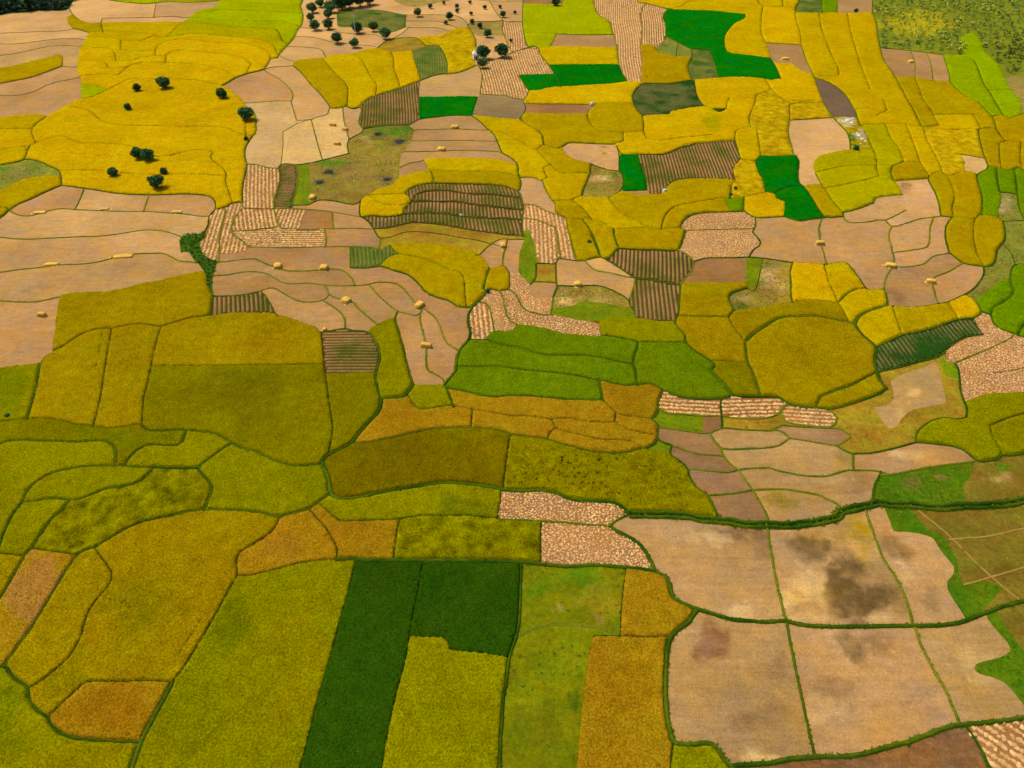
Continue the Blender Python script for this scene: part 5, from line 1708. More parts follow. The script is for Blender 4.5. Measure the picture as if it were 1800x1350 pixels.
# ------------------------------------------------------------------ grass tufts along the bunds and weeds on the rough ground
class Soup:
    def __init__(s): s.V, s.F, s.C, s.n = [], [], [], 0
    def add(s, V, F, Cc):
        s.V.append(V); s.F.append(F + s.n); s.C.append(Cc); s.n += len(V)
    def build(s, name, mat, parent=None, smooth=False):
        if not s.V: return None
        loc = None
        V = np.concatenate(s.V)
        if parent is not None: V = V - np.array(parent.location)
        return mesh_obj(name, V, np.concatenate(s.F), mat, parent, cols=np.concatenate(s.C), smooth=smooth)
def cones(pts, z0, r, h, cols, rs, sides=5, lean=0.5):
    """a small irregular clump (ring of points and a tip) at each point"""
    n = len(pts)
    a = (np.arange(sides) / sides * 2 * PI)[None] + rs.uniform(0, 6.28, n)[:, None]
    rr = r[:, None] * rs.uniform(0.55, 1.3, (n, sides))
    V = np.zeros((n, sides + 1, 3))
    V[:, :sides, 0] = pts[:, 0:1] + rr * np.cos(a); V[:, :sides, 1] = pts[:, 1:2] + rr * np.sin(a)
    V[:, :sides, 2] = np.asarray(z0).reshape(-1, 1) + rs.uniform(-.02, .05, (n, sides))
    V[:, sides, 0] = pts[:, 0] + rs.uniform(-lean, lean, n) * r; V[:, sides, 1] = pts[:, 1] + rs.uniform(-lean, lean, n) * r
    V[:, sides, 2] = np.asarray(z0).reshape(-1) + h
    i = np.arange(n)[:, None] * (sides + 1)
    j = np.arange(sides)[None]
    F = np.stack([i + j, i + (j + 1) % sides, np.broadcast_to(i + sides, (n, sides))], -1).reshape(-1, 3)
    Cc = np.repeat(cols[:, None, :], sides + 1, 1)
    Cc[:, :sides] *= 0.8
    return V.reshape(-1, 3), F, Cc.reshape(-1, 3)
def blades(pts, z0, r, h, cols, rs, nb=6):
    """a tuft of nb narrow leaning leaf blades at each point"""
    n = len(pts)
    a = rs.uniform(0, 6.28, (n, nb)); ln = rs.uniform(.3, 1.0, (n, nb)) * r[:, None]; hh = rs.uniform(.6, 1.1, (n, nb)) * h[:, None]
    w = 0.20 * r[:, None] * rs.uniform(.7, 1.3, (n, nb))
    V = np.zeros((n, nb, 3, 3))
    cx, cy = pts[:, 0:1] + 0 * a, pts[:, 1:2] + 0 * a
    V[:, :, 0, 0] = cx - np.sin(a) * w; V[:, :, 0, 1] = cy + np.cos(a) * w
    V[:, :, 1, 0] = cx + np.sin(a) * w; V[:, :, 1, 1] = cy - np.cos(a) * w
    V[:, :, 2, 0] = cx + np.cos(a) * ln; V[:, :, 2, 1] = cy + np.sin(a) * ln
    V[:, :, :2, 2] = np.asarray(z0).reshape(-1, 1, 1); V[:, :, 2, 2] = np.asarray(z0).reshape(-1, 1) + hh
    F = np.arange(n * nb * 3).reshape(-1, 3)
    Cc = np.repeat(cols[:, None, :], nb * 3, 1).reshape(n, nb, 3, 3) * rs.uniform(.7, 1.25, (n, nb, 1, 1))
    return V.reshape(-1, 3), F, Cc.reshape(-1, 3)
rs = np.random.RandomState(5)
tuft = Soup()
for q, (k, G) in enumerate(glines):
    if k not in 'tmgbG': continue
    S = resample(G, 0.55); P = parr(S); S = S[px_inside(P, 10) & (P[:, 1] > 250)]
    if len(S) < 3: continue
    D = depth(S[:, 1]); keepp = rs.rand(len(S)) < np.clip(190 / D, .15, 1) * {'t': .55, 'm': .9, 'g': 1, 'b': .7, 'G': 1}[k]
    reps = {'t': 1, 'm': 2, 'g': 3, 'b': 1, 'G': 6}[k]
    ca, cb = {'t': (GREEN, BROWN), 'm': (GREEN, OLIVE), 'g': (GREEN, OLIVE), 'b': (OLIVE, DRY), 'G': (GREEN, OLIVE)}[k]
    S = S[keepp]
    if len(S) == 0: continue
    S = np.repeat(S, reps, 0)
    w = HW[k]
    S = S + rs.uniform(-1, 1, S.shape) * w * 1.05
    f = rs.rand(len(S), 1)
    cc = (ca * (1 - f) + cb * f) * rs.uniform(.8, 1.5, (len(S), 1))
    r = rs.uniform(.18, .42, len(S)) * (1 if k != 'G' else 1.5)
    tuft.add(*blades(S, np.full(len(S), .12), r * 1.2, rs.uniform(.10, .24, len(S)), cc, rs))
o = tuft.build('bund_grass', M_BUND)
tag(o, 'green grass tufts growing along the field bunds', 'grass', kind='stuff')

def scatter(l, spacing, rs, erode=2.0, lim=20000):
    """jittered points inside plot l, at least `erode` photo pixels from its edge"""
    m = lab == l
    ys, xs = np.nonzero(m)
    okf = (xs + BOX[0] > -25) & (xs + BOX[0] < 1825) & (ys + BOX[1] > -30) & (ys + BOX[1] < 1375)
    if okf.sum() < 5: return np.zeros((0, 2))
    G = garr(np.stack([xs[okf] + BOX[0], ys[okf] + BOX[1]], 1).astype(float))
    lo, hi = G.min(0), G.max(0)
    nx, ny = int((hi[0] - lo[0]) / spacing) + 1, int((hi[1] - lo[1]) / spacing) + 1
    X, Y = np.meshgrid(lo[0] + (np.arange(nx) + .5) * spacing, lo[1] + (np.arange(ny) + .5) * spacing)
    Q = np.stack([X.ravel(), Y.ravel()], 1) + rs.uniform(-.42, .42, (nx * ny, 2)) * spacing
    P = parr(Q)
    ok = np.ones(len(Q), bool)
    for dx, dy in ((0, 0), (erode, 0), (-erode, 0), (0, erode), (0, -erode)):
        ok &= label_at(P[:, 0] + dx, P[:, 1] + dy) == l
    return Q[ok]
def row_points(l, u, gap, along, rs, erode=2.0, jit=0.1):
    m = lab == l
    ys, xs = np.nonzero(m)
    okf = (xs + BOX[0] > -25) & (xs + BOX[0] < 1825) & (ys + BOX[1] > -30) & (ys + BOX[1] < 1375)
    G = garr(np.stack([xs[okf] + BOX[0], ys[okf] + BOX[1]], 1).astype(float))
    w = np.array([-u[1], u[0]]); A, B = G @ u, G @ w
    na, nb = int((A.max() - A.min()) / along) + 1, int((B.max() - B.min()) / gap) + 1
    ia, ib = np.meshgrid(np.arange(na), np.arange(nb))
    aa = A.min() + ia * along; bb = B.min() + (ib + .5) * gap
    bb = bb + 0.25 * gap * np.sin(aa / 14 + l)           # rows are not ruler straight
    Q = (aa[..., None] * u + bb[..., None] * w)
    P = parr(Q.reshape(-1, 2)).reshape(Q.shape)
    ok = np.ones(ia.shape, bool)
    for dx, dy in ((0, 0), (erode, 0), (-erode, 0), (0, erode), (0, -erode)):
        ok &= label_at(P[..., 0] + dx, P[..., 1] + dy) == l
    return Q, ok

# ------------------------------------------------------------------ straw, beds and weeds on the plots
STRAW = col(246, 204, 132)
STRAW2 = col(224, 176, 108)
for l, p in plots.items():
    if l not in plot_obj: continue
    use = p['use']; par_ = plot_obj[l]; rs = np.random.RandomState(l + 50)
    if use in ('sr', 'sf', 'sp'):
        sp = Soup()
        if use == 'sr':
            u = pixdir(p['px'], p['dir']); Q, ok = row_points(l, u, 1.5, 0.5, rs, 1.2)
            Q = Q[ok] + rs.normal(0, .10, (ok.sum(), 2))
            thin = rs.rand(len(Q)) < .92
            Q = Q[thin]; r = rs.uniform(.36, .58, len(Q)); h = rs.uniform(.16, .32, len(Q))
        else:
            Q = scatter(l, 0.64 if use == 'sf' else 1.2, rs, 1.0)
            r = rs.uniform(.19, .36, len(Q)); h = rs.uniform(.10, .22, len(Q))
        if len(Q):
            f = rs.rand(len(Q), 1)
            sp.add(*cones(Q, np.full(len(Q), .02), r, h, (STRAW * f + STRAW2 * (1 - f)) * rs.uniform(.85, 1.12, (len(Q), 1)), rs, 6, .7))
            o = sp.build('cut_straw', M_STRAW, par_); tag(o, kind='stuff')
    elif use in ('vb', 'vg', 'vd'):
        u = pixdir(p['px'], p['dir']); gap = 1.4
        Q, ok = row_points(l, u, gap, 0.9, rs, 1.0)
        w = np.array([-u[1], u[0]])
        V = np.zeros((*ok.shape, 4, 3))
        for j, (o_, h_) in enumerate(((-.46, .0), (-.25, .24), (.25, .24), (.46, .0))):
            V[:, :, j, :2] = Q + w * o_ * gap * .62 * 1.05
            V[:, :, j, 2] = h_ * 1.0
        nz = vnoise(Q.reshape(-1, 2), .11, l * 2.3).reshape(ok.shape)
        V[:, :, 1:3, 2] += np.clip(nz, -.5, .5)[..., None] * .2
        GR, SO = {'vb': (col(96, 102, 26), col(150, 116, 66)), 'vg': (col(70, 104, 26), col(118, 118, 48)), 'vd': (col(26, 72, 12), col(104, 100, 52))}[use]
        f = np.clip(.42 + 1.1 * nz + rs.normal(0, .12, ok.shape), 0, 1)[..., None]
        cc = GR * f + SO * (1 - f)
        Cc = np.repeat(cc[:, :, None, :], 4, 2); Cc[:, :, 1:3] *= 1.12
        run = ok[:, 1:] & ok[:, :-1]
        r_, c_ = np.nonzero(run)
        n_c = ok.shape[1]
        base = (r_ * n_c + c_) * 4; nxt = base + 4
        F = np.concatenate([np.stack([base + j, nxt + j, nxt + j + 1, base + j + 1], 1) for j in range(3)])
        if len(F):
            used, inv = np.unique(F, return_inverse=True)
            o = mesh_obj('planting_beds', V.reshape(-1, 3)[used] - np.array(par_.location), inv.reshape(F.shape), M_BED, par_, cols=Cc.reshape(-1, 3)[used])
            tag(o, kind='stuff')
    if use in ('rg', 'rn', 'vp', 'pg', 'me', 'pa', 'po', 'pb', 'st', 'vg', 'vd'):
        dens = {'rg': 1.1, 'rn': 1.2, 'vp': 1.3, 'pg': 2.0, 'me': 2.2, 'pa': 2.4, 'po': 2.2, 'pb': 2.4, 'st': 1.1, 'vg': 1.5, 'vd': 1.3}[use]
        Q = scatter(l, dens, rs, 1.0)
        if len(Q):
            n = vnoise(Q, .09, l * .7) + rs.normal(0, .25, len(Q))
            keepm = n > {'rg': -.2, 'rn': -.3, 'vp': -.1, 'pg': 0., 'me': .05, 'pa': .1, 'po': .1, 'pb': .2, 'st': -.3, 'vg': -.1, 'vd': -.3}[use]
            Q, n = Q[keepm], n[keepm]
            ca, cb = {'rg': (col(92, 108, 24), col(204, 172, 104)), 'rn': (col(60, 108, 6), col(124, 140, 20)), 'vp': (col(72, 112, 22), col(176, 160, 92)),
                      'pg': (col(66, 110, 8), col(140, 146, 22)), 'me': (col(82, 112, 8), col(150, 140, 14)), 'pa': (col(106, 104, 28), col(160, 130, 62)),
                      'po': (col(126, 120, 22), col(186, 156, 60)), 'pb': (col(96, 106, 36), col(180, 152, 84)), 'st': (col(196, 146, 88), col(226, 180, 118)),
                      'vg': (col(48, 92, 20), col(120, 128, 44)), 'vd': (col(20, 70, 14), col(70, 100, 36))}[use]
            f = np.clip(.5 - n + rs.normal(0, .45, len(n)), 0, 1)[:, None]
            sp = Soup()
            h = rs.uniform(.10, .28, len(Q)) if use != 'st' else rs.uniform(.06, .16, len(Q))
            sp.add(*(blades(Q, np.full(len(Q), .02), rs.uniform(.35, .75, len(Q)), h, ca * (1 - f) + cb * f, rs, 7) if use != 'st' else
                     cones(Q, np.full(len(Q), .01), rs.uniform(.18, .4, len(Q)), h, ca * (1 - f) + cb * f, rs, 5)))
            o = sp.build('stubble' if use == 'st' else 'weeds', M_BUND if use != 'st' else M_STRAW, par_); tag(o, kind='stuff')
print('covers', round(time.time() - T0, 1))

# ------------------------------------------------------------------ standing rice: leafy tufts on the nearest crops
NEAR_SPACING = 0.5
if NEAR_SPACING:
    for l in CROP:
        if l not in plot_obj: continue
        p = plots[l]
        if p['px'][1] < 560: continue
        rs = np.random.RandomState(l + 900)
        sc_ = NEAR_SPACING * max(1.0, depth(plot_info[l]['cen'][1]) / 150.0)
        Q = scatter(l, sc_, rs, 1.0)
        if len(Q) == 0: continue
        cl = clear_of_lines(Q); Q = Q[cl > .22]
        surf, rgb, hc = USE[p['use']]
        base = col(*rgb) * np.array([1.06, 1.17, 1.0])
        f = rs.uniform(.55, 1.5, (len(Q), 1))
        cc = base * f * (1 + rs.uniform(-.08, .08, (len(Q), 3)))
        sp = Soup()
        sp.add(*blades(Q, np.full(len(Q), hc - .12), rs.uniform(.22, .40, len(Q)), rs.uniform(.18, .34, len(Q)), cc, rs, 4))
        o = sp.build('rice_ears', M_CROP, plot_obj[l]); tag(o, kind='stuff')
    print('ears', round(time.time() - T0, 1))

# ------------------------------------------------------------------ trees
def leaf_cloud(rs, rx, ry, rz, nclump, nleaf, lsize, c_hi, c_lo, zbase):
    cen_ = rs.normal(0, 1, (nclump, 3)); cen_ /= np.linalg.norm(cen_, axis=1)[:, None]
    cen_ *= (rs.uniform(.25, 1, (nclump, 1)) ** .5)
    cen_[:, 2] = cen_[:, 2] * .9
    cr = rs.uniform(.28, .5, nclump)
    d = rs.normal(0, 1, (nclump, nleaf, 3)); d /= np.linalg.norm(d, axis=2)[:, :, None]
    rad = rs.uniform(.55, 1.05, (nclump, nleaf, 1))
    Pc = (cen_[:, None] * .66 + d * rad * cr[:, None, None]).reshape(-1, 3)
    shade = np.clip(.55 + .5 * d[:, :, 2] * .6 + rs.normal(0, .22, (nclump, nleaf)) + rs.normal(0, .18, (nclump, 1)), 0, 1).reshape(-1, 1)
    Pc = Pc * np.array([rx, ry, rz]); Pc[:, 2] += zbase + rz
    n = len(Pc)
    nr = d.reshape(-1, 3) * .7 + rs.normal(0, .6, (n, 3)); nr /= np.linalg.norm(nr, axis=1)[:, None]
    t1 = np.cross(nr, rs.normal(0, 1, (n, 3))); t1 /= np.maximum(np.linalg.norm(t1, axis=1)[:, None], 1e-6); t2 = np.cross(nr, t1)
    s = lsize * rs.uniform(.6, 1.35, (n, 1))
    V = np.stack([Pc - t1 * s, Pc - t2 * s * .55, Pc + t1 * s, Pc + t2 * s * .55], 1).reshape(-1, 3)
    F = np.arange(n * 4).reshape(-1, 4)
    cc = np.repeat(c_lo + (c_hi - c_lo) * rs.rand(n, 1), 4, 0)
    return V, F, cc
def tube(P, R, sides=6):
    P = np.array(P, float); V, F = [], []
    for i, (p, r) in enumerate(zip(P, R)):
        t = P[min(i + 1, len(P) - 1)] - P[max(i - 1, 0)]; t /= np.linalg.norm(t)
        a = np.cross(t, (0.3, 1, 0.1)); a /= np.linalg.norm(a); b = np.cross(t, a)
        for j in range(sides):
            an = j / sides * 2 * PI; V.append(p + r * (a * math.cos(an) + b * math.sin(an)))
    for i in range(len(P) - 1):
        for j in range(sides):
            F.append((i * sides + j, i * sides + (j + 1) % sides, (i + 1) * sides + (j + 1) % sides, (i + 1) * sides + j))
    return np.array(V), np.array(F)
LEAF_HI, LEAF_LO = (0.060, 0.150, 0.040), (0.018, 0.062, 0.024)
LEAF_HI2, LEAF_LO2 = (0.10, 0.17, 0.030), (0.03, 0.07, 0.014)
variants = []
for i in range(5):
    rs = np.random.RandomState(300 + i)
    hi, lo = (LEAF_HI, LEAF_LO) if i < 4 else (LEAF_HI2, LEAF_LO2)
    rx, ry, rz = rs.uniform(.44, .52), rs.uniform(.44, .52), rs.uniform(.36, .45)
    V, F, cc = leaf_cloud(rs, rx, ry, rz, 34, 64, .050, np.array(hi), np.array(lo), .04)
    me = mesh_obj('crown', V, F, M_LEAF, cols=cc).data
    Vs, Fs, off = [], [], 0
    Vt, Ft = tube([(0, 0, -.02), (.01, 0, .12), (.015, .01, .3), (0, .01, .55)], [.035, .028, .022, .01]); Vs.append(Vt); Fs.append(Ft); off += len(Vt)
    for k in range(6):
        a = rs.uniform(0, 6.28); z = rs.uniform(.2, .36)
        Vt, Ft = tube([(.012, .005, z), (.16 * math.cos(a), .16 * math.sin(a), z + .12), (.32 * math.cos(a), .32 * math.sin(a), z + .24)], [.014, .009, .004], 5)
        Vs.append(Vt); Fs.append(Ft + off); off += len(Vt)
    mt = mesh_obj('trunk', np.concatenate(Vs), np.concatenate(Fs), M_BARK).data
    variants.append((me, mt))
for o in [o for o in C.objects if o.name.split('.')[0] in ('crown', 'trunk')]: bpy.data.objects.remove(o)

def tree(px, py, wpx, label, group=None, var=None, cat='tree', name='tree', hs=1.0):
    """px, py: centre of the crown in the photo; the tree stands where its crown's centre projects down"""
    s = wpx * mpp(py + 3)                           # crown width in metres
    size = s / 0.88
    zc = size * .44 * hs                            # height of the crown's middle
    gx, gy = g(px, py)
    cx, cy = gx * (1 - zc / H_CAM), gy * (1 - zc / H_CAM)   # along the line of sight, down at crown height
    e = bpy.data.objects.new(name, None); link(e); e.location = (cx, cy, 0); e.empty_display_size = 1
    r = random.Random(int(px * 7 + py)); e.rotation_euler = (0, 0, r.uniform(0, 6.28)); 
    v = variants[r.randrange(4) if var is None else var]
    e.scale = (size, size, size * hs)
    for nm, me in (('crown', v[0]), ('trunk', v[1])):
        o = bpy.data.objects.new(nm, me); link(o, e)
    tag(e, label, cat, group)
    return e
G1 = 'dark trees standing in the big golden rice field'
for x, y, w, t in ((286, 143, 25, 'round dark tree on the bund along the top of the big golden field'),
                   (239, 153, 15, 'small dark tree in golden rice below a curving bund'),
                   (224, 187, 14, 'smallest dark bush like tree alone amid open golden rice'),
                   (389, 163, 21, 'dark round tree at the tip of the golden field beside bare soil'),
                   (431.5, 198, 28, 'broad dark tree at the golden field edge beside a straw grid field'),
                   (243, 268, 24, 'dark tree of a joined pair on a bund in golden rice'),
                   (259, 272, 24, 'dark wide tree joined to its neighbour on the golden bund'),
                   (197, 301, 19, 'dark tree alone on a thin bund across golden rice'),
                   (274, 318, 28, 'large dark tree at the lower edge of the golden rice'),
                   (287, 300, 14, 'small dark tree just behind the large one in golden rice'),
                   (432, 243, 9, 'low dark bush where a bund meets the golden field corner')):
    tree(x, y, w, t, G1)
G2 = 'trees in the bare ground beyond the lime green terraces'
for x, y, w in ((548, 12, 19), (546, 29, 15), (552, 43, 19), (576, 23, 17), (580, 10, 22), (576, 41, 19), (562, 4, 16), (600, 2, 26), (614, 0, 24), (632, -3, 26), (590, 0, 22), (648, -5, 24)):
    tree(x, y, w, 'dark tree in the loose grove on bare ground beyond lime terraces', G2)
for x, y, w, t in ((591.6, 66, 20, 'rounded green tree alone on a bare terrace below the grove'),
                   (627.5, 47, 21, 'dark tree behind the slender pale pole'),
                   (656, 46, 17, 'lighter green tree between two dark ones beside the green plot'),
                   (676, 58, 20, 'dark tree at the lower corner of the green plot'),
                   (622, 74, 18, 'dark tree at the foot of the slender pale pole'),
                   (850, 90, 26, 'large dark tree right beside the white hut'),
                   (882, 88, 25, 'large dark tree next to the short white post'),
                   (848, 110, 19, 'light green bushy tree in front of the white hut'),
                   (857, 57, 16, 'dark tree standing in the small weedy plot'),
                   (843.6, 44, 11, 'small dark tree at the top edge of the weedy plot'),
                   (734, 21, 15, 'green tree at the head of tan terraces'),
                   (789, 27, 14, 'dark tree above the patchy golden field'),
                   (884, 24, 12, 'dark small tree on the tan plot corner'),
                   (830, 37, 10, 'low greyish shrub on bare ground beside the weedy plot'),
                   (783, 39, 8, 'small green shrub on a tan terrace bund'),
                   (898, 71, 7, 'tiny green shrub beside the straw striped strip'),
                   (1505, 18, 8, 'small dark tree on the edge of a bare plot'),
                   (977, 2, 16, 'dark tree on the far strip beyond yellowish green rice'),
                   (1293, 330, 7, 'dark bush on the bund at the end of golden rice'),
                   (1285, 341, 6, 'low dark bush on the same short bund'),
                   (1036, 424, 8, 'dark little bush beside a bund in yellow rice'),
                   (857, 510, 9, 'dark bush where bunds meet above straw strips'),
                   (1505, 259, 12, 'dense green bush beside pale rubble'),
                   (12, 730, 9, 'small dark shrub on the bund of olive rice')):
    tree(x, y, w, t, var=4 if 'light' in t or t.startswith('green') else None)
G3 = 'small scattered trees on the far bare ground'
for x, y, w in ((756, 10, 9), (803, 10, 9), (803, 18, 8), (780, 4, 7), (826, 3, 7), (852, 12, 8), (879, 11, 7), (827.6, 23, 7), (905, 21, 7)):
    tree(x, y, w, 'one of the small sparse trees dotting the far bare ground', G3)

def bushes(name, l, spacing, smin, smax, label, hi, lo, seed, nleaf=46, limit=2000, tone=None):
    rs = np.random.RandomState(seed)
    Q = scatter(l, spacing, rs, 1.0)[:limit]
    sp = Soup()
    n0 = vnoise(Q, .035, seed * .1)
    for (x, y), nn in zip(Q, n0):
        s = rs.uniform(smin, smax) * (1 + .6 * max(-.5, min(.8, nn)))
        if s < smin * .8: continue
        f = .5 + nn * .9 + rs.normal(0, .25); dk = 1.0
        if tone:
            q_ = parr(np.array([[x, y]]))[0]; yl, dark = tone(q_)
            f += yl; dk = 1 - dark
        f = min(max(f, 0), 1)
        h_, l_ = (hi[0] * (1 - f) + hi[1] * f) * dk, (lo[0] * (1 - f) + lo[1] * f) * dk
        V, F, cc = leaf_cloud(rs, s * .55, s * .55, s * .42, 5, nleaf // 5, s * .13, h_, l_, .0)
        V = V + np.array([x, y, 0])
        sp.add(V, F, cc)
    o = sp.build(name, M_LEAF)
    tag(o, label, None, kind='stuff')
def lab1(x, y): return int(label_at(np.array([x]), np.array([y]))[0])
A_ = np.array
bushes('forest', lab1(40, 5), 5.0, 6, 10, 'dark dense forest at the edge of the fields', (A_([.03, .07, .035]), A_([.05, .09, .03])), (A_([.010, .03, .018]), A_([.016, .04, .016])), 21, 90)
bushes('scrub', lab1(1620, 30), 6.2, 1.8, 5.0, 'mixed green and yellowish scrub covering the slope', (A_([.11, .21, .04]), A_([.34, .36, .03])), (A_([.035, .10, .035]), A_([.18, .23, .03])), 22, 45,
       tone=lambda q: (.9 * math.exp(-((q[0] - 1620) / 70) ** 2 - ((q[1] - 36) / 26) ** 2) - .35 * math.exp(-((q[0] - 1580) / 60) ** 2 - ((q[1] - 75) / 20) ** 2), .62 * math.exp(-((q[0] - 1780) / 60) ** 2 - ((q[1] - 105) / 45) ** 2)))
bushes('thicket', lab1(337, 437), 1.4, .8, 1.7, 'bright green thicket of bushes at the corner of straw strips', (A_([.07, .19, .012]), A_([.16, .24, .012])), (A_([.025, .09, .01]), A_([.06, .13, .01])), 23, 60)
print('trees', round(time.time() - T0, 1))

# ------------------------------------------------------------------ straw stacks
def straw_stack_mesh(seed, lx, ly, lz, box):
    rs = np.random.RandomState(seed)
    nu, nv = 14, 6
    V, Cc = [], []
    for j in range(nv + 1):
        t = j / nv
        zz = math.sin(t * PI / 2); rr = max(math.cos(t * PI / 2), 0) ** (0.22 if box else 0.6)
        for i in range(nu):
            a = i / nu * 2 * PI
            e = 0.45 if box else 0.85
            ca, sa = math.cos(a), math.sin(a)
            x = math.copysign(abs(ca) ** e, ca); y = math.copysign(abs(sa) ** e, sa)
            k = rs.uniform(.93, 1.07)
            V.append((x * rr * lx / 2 * k, y * rr * ly / 2 * k, zz * lz * rs.uniform(.95, 1.05) - (.03 if j == 0 else 0)))
            Cc.append(col(240, 192, 84) * rs.uniform(.82, 1.12))
    F = [(j * nu + i, j * nu + (i + 1) % nu, (j + 1) * nu + (i + 1) % nu, (j + 1) * nu + i) for j in range(nv) for i in range(nu)]
    return np.array(V), np.array(F), np.array(Cc)
def straw_stack(px, py, wpx, dpx, ang, label, group=None, hz=None, box=True):
    m = mpp(py); lx = wpx * m; ly = max(dpx * m / 0.62, lx * .35); lz = hz or max(.5, min(1.25, ly * .5))
    gx, gy = g(px, py + 0.25 * dpx)
    V, F, Cc = straw_stack_mesh(int(px * 13 + py), lx, ly, lz, box)
    o = mesh_obj('straw_stack', V, F, M_STRAW, cols=Cc, smooth=False)
    o.location = (gx, gy, .05); o.rotation_euler = (0, 0, math.radians(ang))
    rs = np.random.RandomState(int(px + py))
    n = 14; a = rs.uniform(0, 6.28, n); k = rs.uniform(.45, .72, n)
    Q = np.stack([np.cos(a) * lx * k, np.sin(a) * ly * k], 1)
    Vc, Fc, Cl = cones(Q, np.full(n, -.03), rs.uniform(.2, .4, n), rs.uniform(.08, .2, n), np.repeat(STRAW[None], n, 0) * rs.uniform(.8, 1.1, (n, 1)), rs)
    s = mesh_obj('loose_straw', Vc, Fc, M_STRAW, o, cols=Cl); tag(s, kind='stuff')
    tag(o, label, 'straw stack', group)
SPECIAL = {}
GS = 'straw stacks left on the bare fields'
for x, y, w, d, a, t in (
    (488.9, 467.5, 14, 9, 8, 'block of stacked straw on the bund of the second brown terrace'),
    (570, 470.5, 15, 9, 0, 'block of stacked straw on a bund near the small striped green plot'),
    (608.9, 528, 17, 9, -32, 'long straw stack lying aslant on a bund between brown terraces'),
    (737.8, 535.5, 13, 11, -35, 'straw stack where two curving bunds meet below yellow rice'),
    (749.3, 606.5, 9, 13, 80, 'upright straw stack between two narrow brown strips'),
    (884, 431, 10, 9, 10, 'small straw stack on the tip between brown triangles'),
    (1015.6, 499.5, 13, 8, 0, 'straw stack at the lower edge of a tan field above green grass'),
    (1441, 427, 9, 10, 90, 'straw stack on the bund between two big brown fields'),
    (1565.6, 466, 10, 12, 70, 'straw stack where five brown plots nearly meet'),
    (1636, 494.4, 9, 10, 70, 'straw stack on the bund between two rounded brown plots'),
    (799.5, 223.5, 14, 7, 0, 'pale straw stack on the topmost brown terrace below green rice'),
    (776, 262, 14, 8, 0, 'pale straw stack on the third brown terrace'),
    (1380.4, 103, 7, 8, 80, 'tiny straw stack on a bare plot among golden rice'),
    (585, 219, 6, 8, 70, 'little straw heap in the narrow tan plot beside the straw grid'),
    (606.7, 227, 7, 7, 60, 'little straw heap on the bund beside the brown striped beds'),
    (593, 252, 7, 8, 70, 'little straw heap low in the narrow tan plot'),
    (75, 553, 8, 10, 80, 'single small straw heap on the light brown field'),
    (549.8, 346.5, 11, 9, 0, 'round pinkish straw heap beside weedy rough ground'),
    (571, 579, 6, 5, 0, 'tiny straw heap at the foot of a brown terrace'),
    (1601, 108.5, 9, 5, 0, 'faint pale straw heap on a bare plot below scrub')):
    straw_stack(x, y, w, d, a, t, GS)
for x, y, w, d, a, t in (
    (184, 367, 16, 4, 0, 'low straw windrow on the bund below the bare triangular plot'),
    (312, 372, 19, 5, -2, 'low straw windrow nearest the thicket end of the bund'),
    (70, 373, 22, 5, 6, 'low pale straw windrow near the yellow rice corner'),
    (92, 464, 24, 4, 3, 'long low straw windrow on the middle bund of tan fields'),
    (217, 450, 33, 5, 8, 'longest low straw windrow on the middle bund of tan fields')):
    straw_stack(x, y, w, d, a, t, 'low straw windrows on the bunds', hz=.5)

# ------------------------------------------------------------------ white hut, poles, sacks and small heaps
def box_mesh(x0, x1, y0, y1, z0, z1):
    V = [(x, y, z) for z in (z0, z1) for y in (y0, y1) for x in (x0, x1)]
    return V, [(0, 2, 3, 1), (4, 5, 7, 6), (0, 1, 5, 4), (2, 6, 7, 3), (0, 4, 6, 2), (1, 3, 7, 5)]
gx, gy = g(837, 104)
hut = bpy.data.objects.new('white_hut', None); link(hut); hut.location = (gx, gy, 0); hut.rotation_euler = (0, 0, .18)
V, F = box_mesh(-1.7, 1.7, -1.6, 1.6, -.05, 3.2); mesh_obj('wall', V, F, M_WALL, hut)
roof = mesh_obj('roof', [(-2.1, -2, 3.2), (2.1, -2, 3.2), (2.1, 2, 3.2), (-2.1, 2, 3.2), (-.5, 0, 5.4), (.5, 0, 5.4)], [(0, 1, 5, 4), (1, 2, 5), (2, 3, 4, 5), (3, 0, 4), (3, 2, 1, 0)], M_ROOF, hut)
V, F = box_mesh(-.18, .18, -.18, .18, 5.2, 6.6); mesh_obj('spire', V, F, M_WALL, roof)
V, F = box_mesh(-.5, .5, -1.66, -1.57, 0, 2.1); mesh_obj('door', V, F, M_DARK, hut)
for sx in (-1.15, 1.15):
    V, F = box_mesh(sx - .3, sx + .3, -1.65, -1.58, 1.1, 1.9); mesh_obj('window', V, F, M_DARK, hut)
tag(hut, 'small white hut with a pale roof and spire beside dark trees', 'hut')
def pole(px, py, hpx, label, lean=0):
    gx, gy = g(px, py); h = hpx * mpp(py) / .80
    e = bpy.data.objects.new('utility_pole', None); link(e); e.location = (gx, gy, 0); e.rotation_euler = (0, math.radians(lean), 0)
    V, F = tube([(0, 0, -.1), (0, 0, h * .5), (0, 0, h)], [.17, .14, .10], 8); mesh_obj('shaft', V, F, M_POLE, e)
    V, F = box_mesh(-.9, .9, -.06, .06, h - .7, h - .55); mesh_obj('crossarm', V, F, M_POLE, e)
    for sx in (-.75, .75):
        V, F = tube([(sx, 0, h - .55), (sx, 0, h - .35)], [.06, .04], 6); mesh_obj('insulator', V, F, M_POLE, e)
    tag(e, label, 'pole')
pole(626, 68, 31, 'slender pale pole rising in front of dark trees on bare ground')
pole(868.5, 103, 12, 'short white post between two dark trees by the hut')
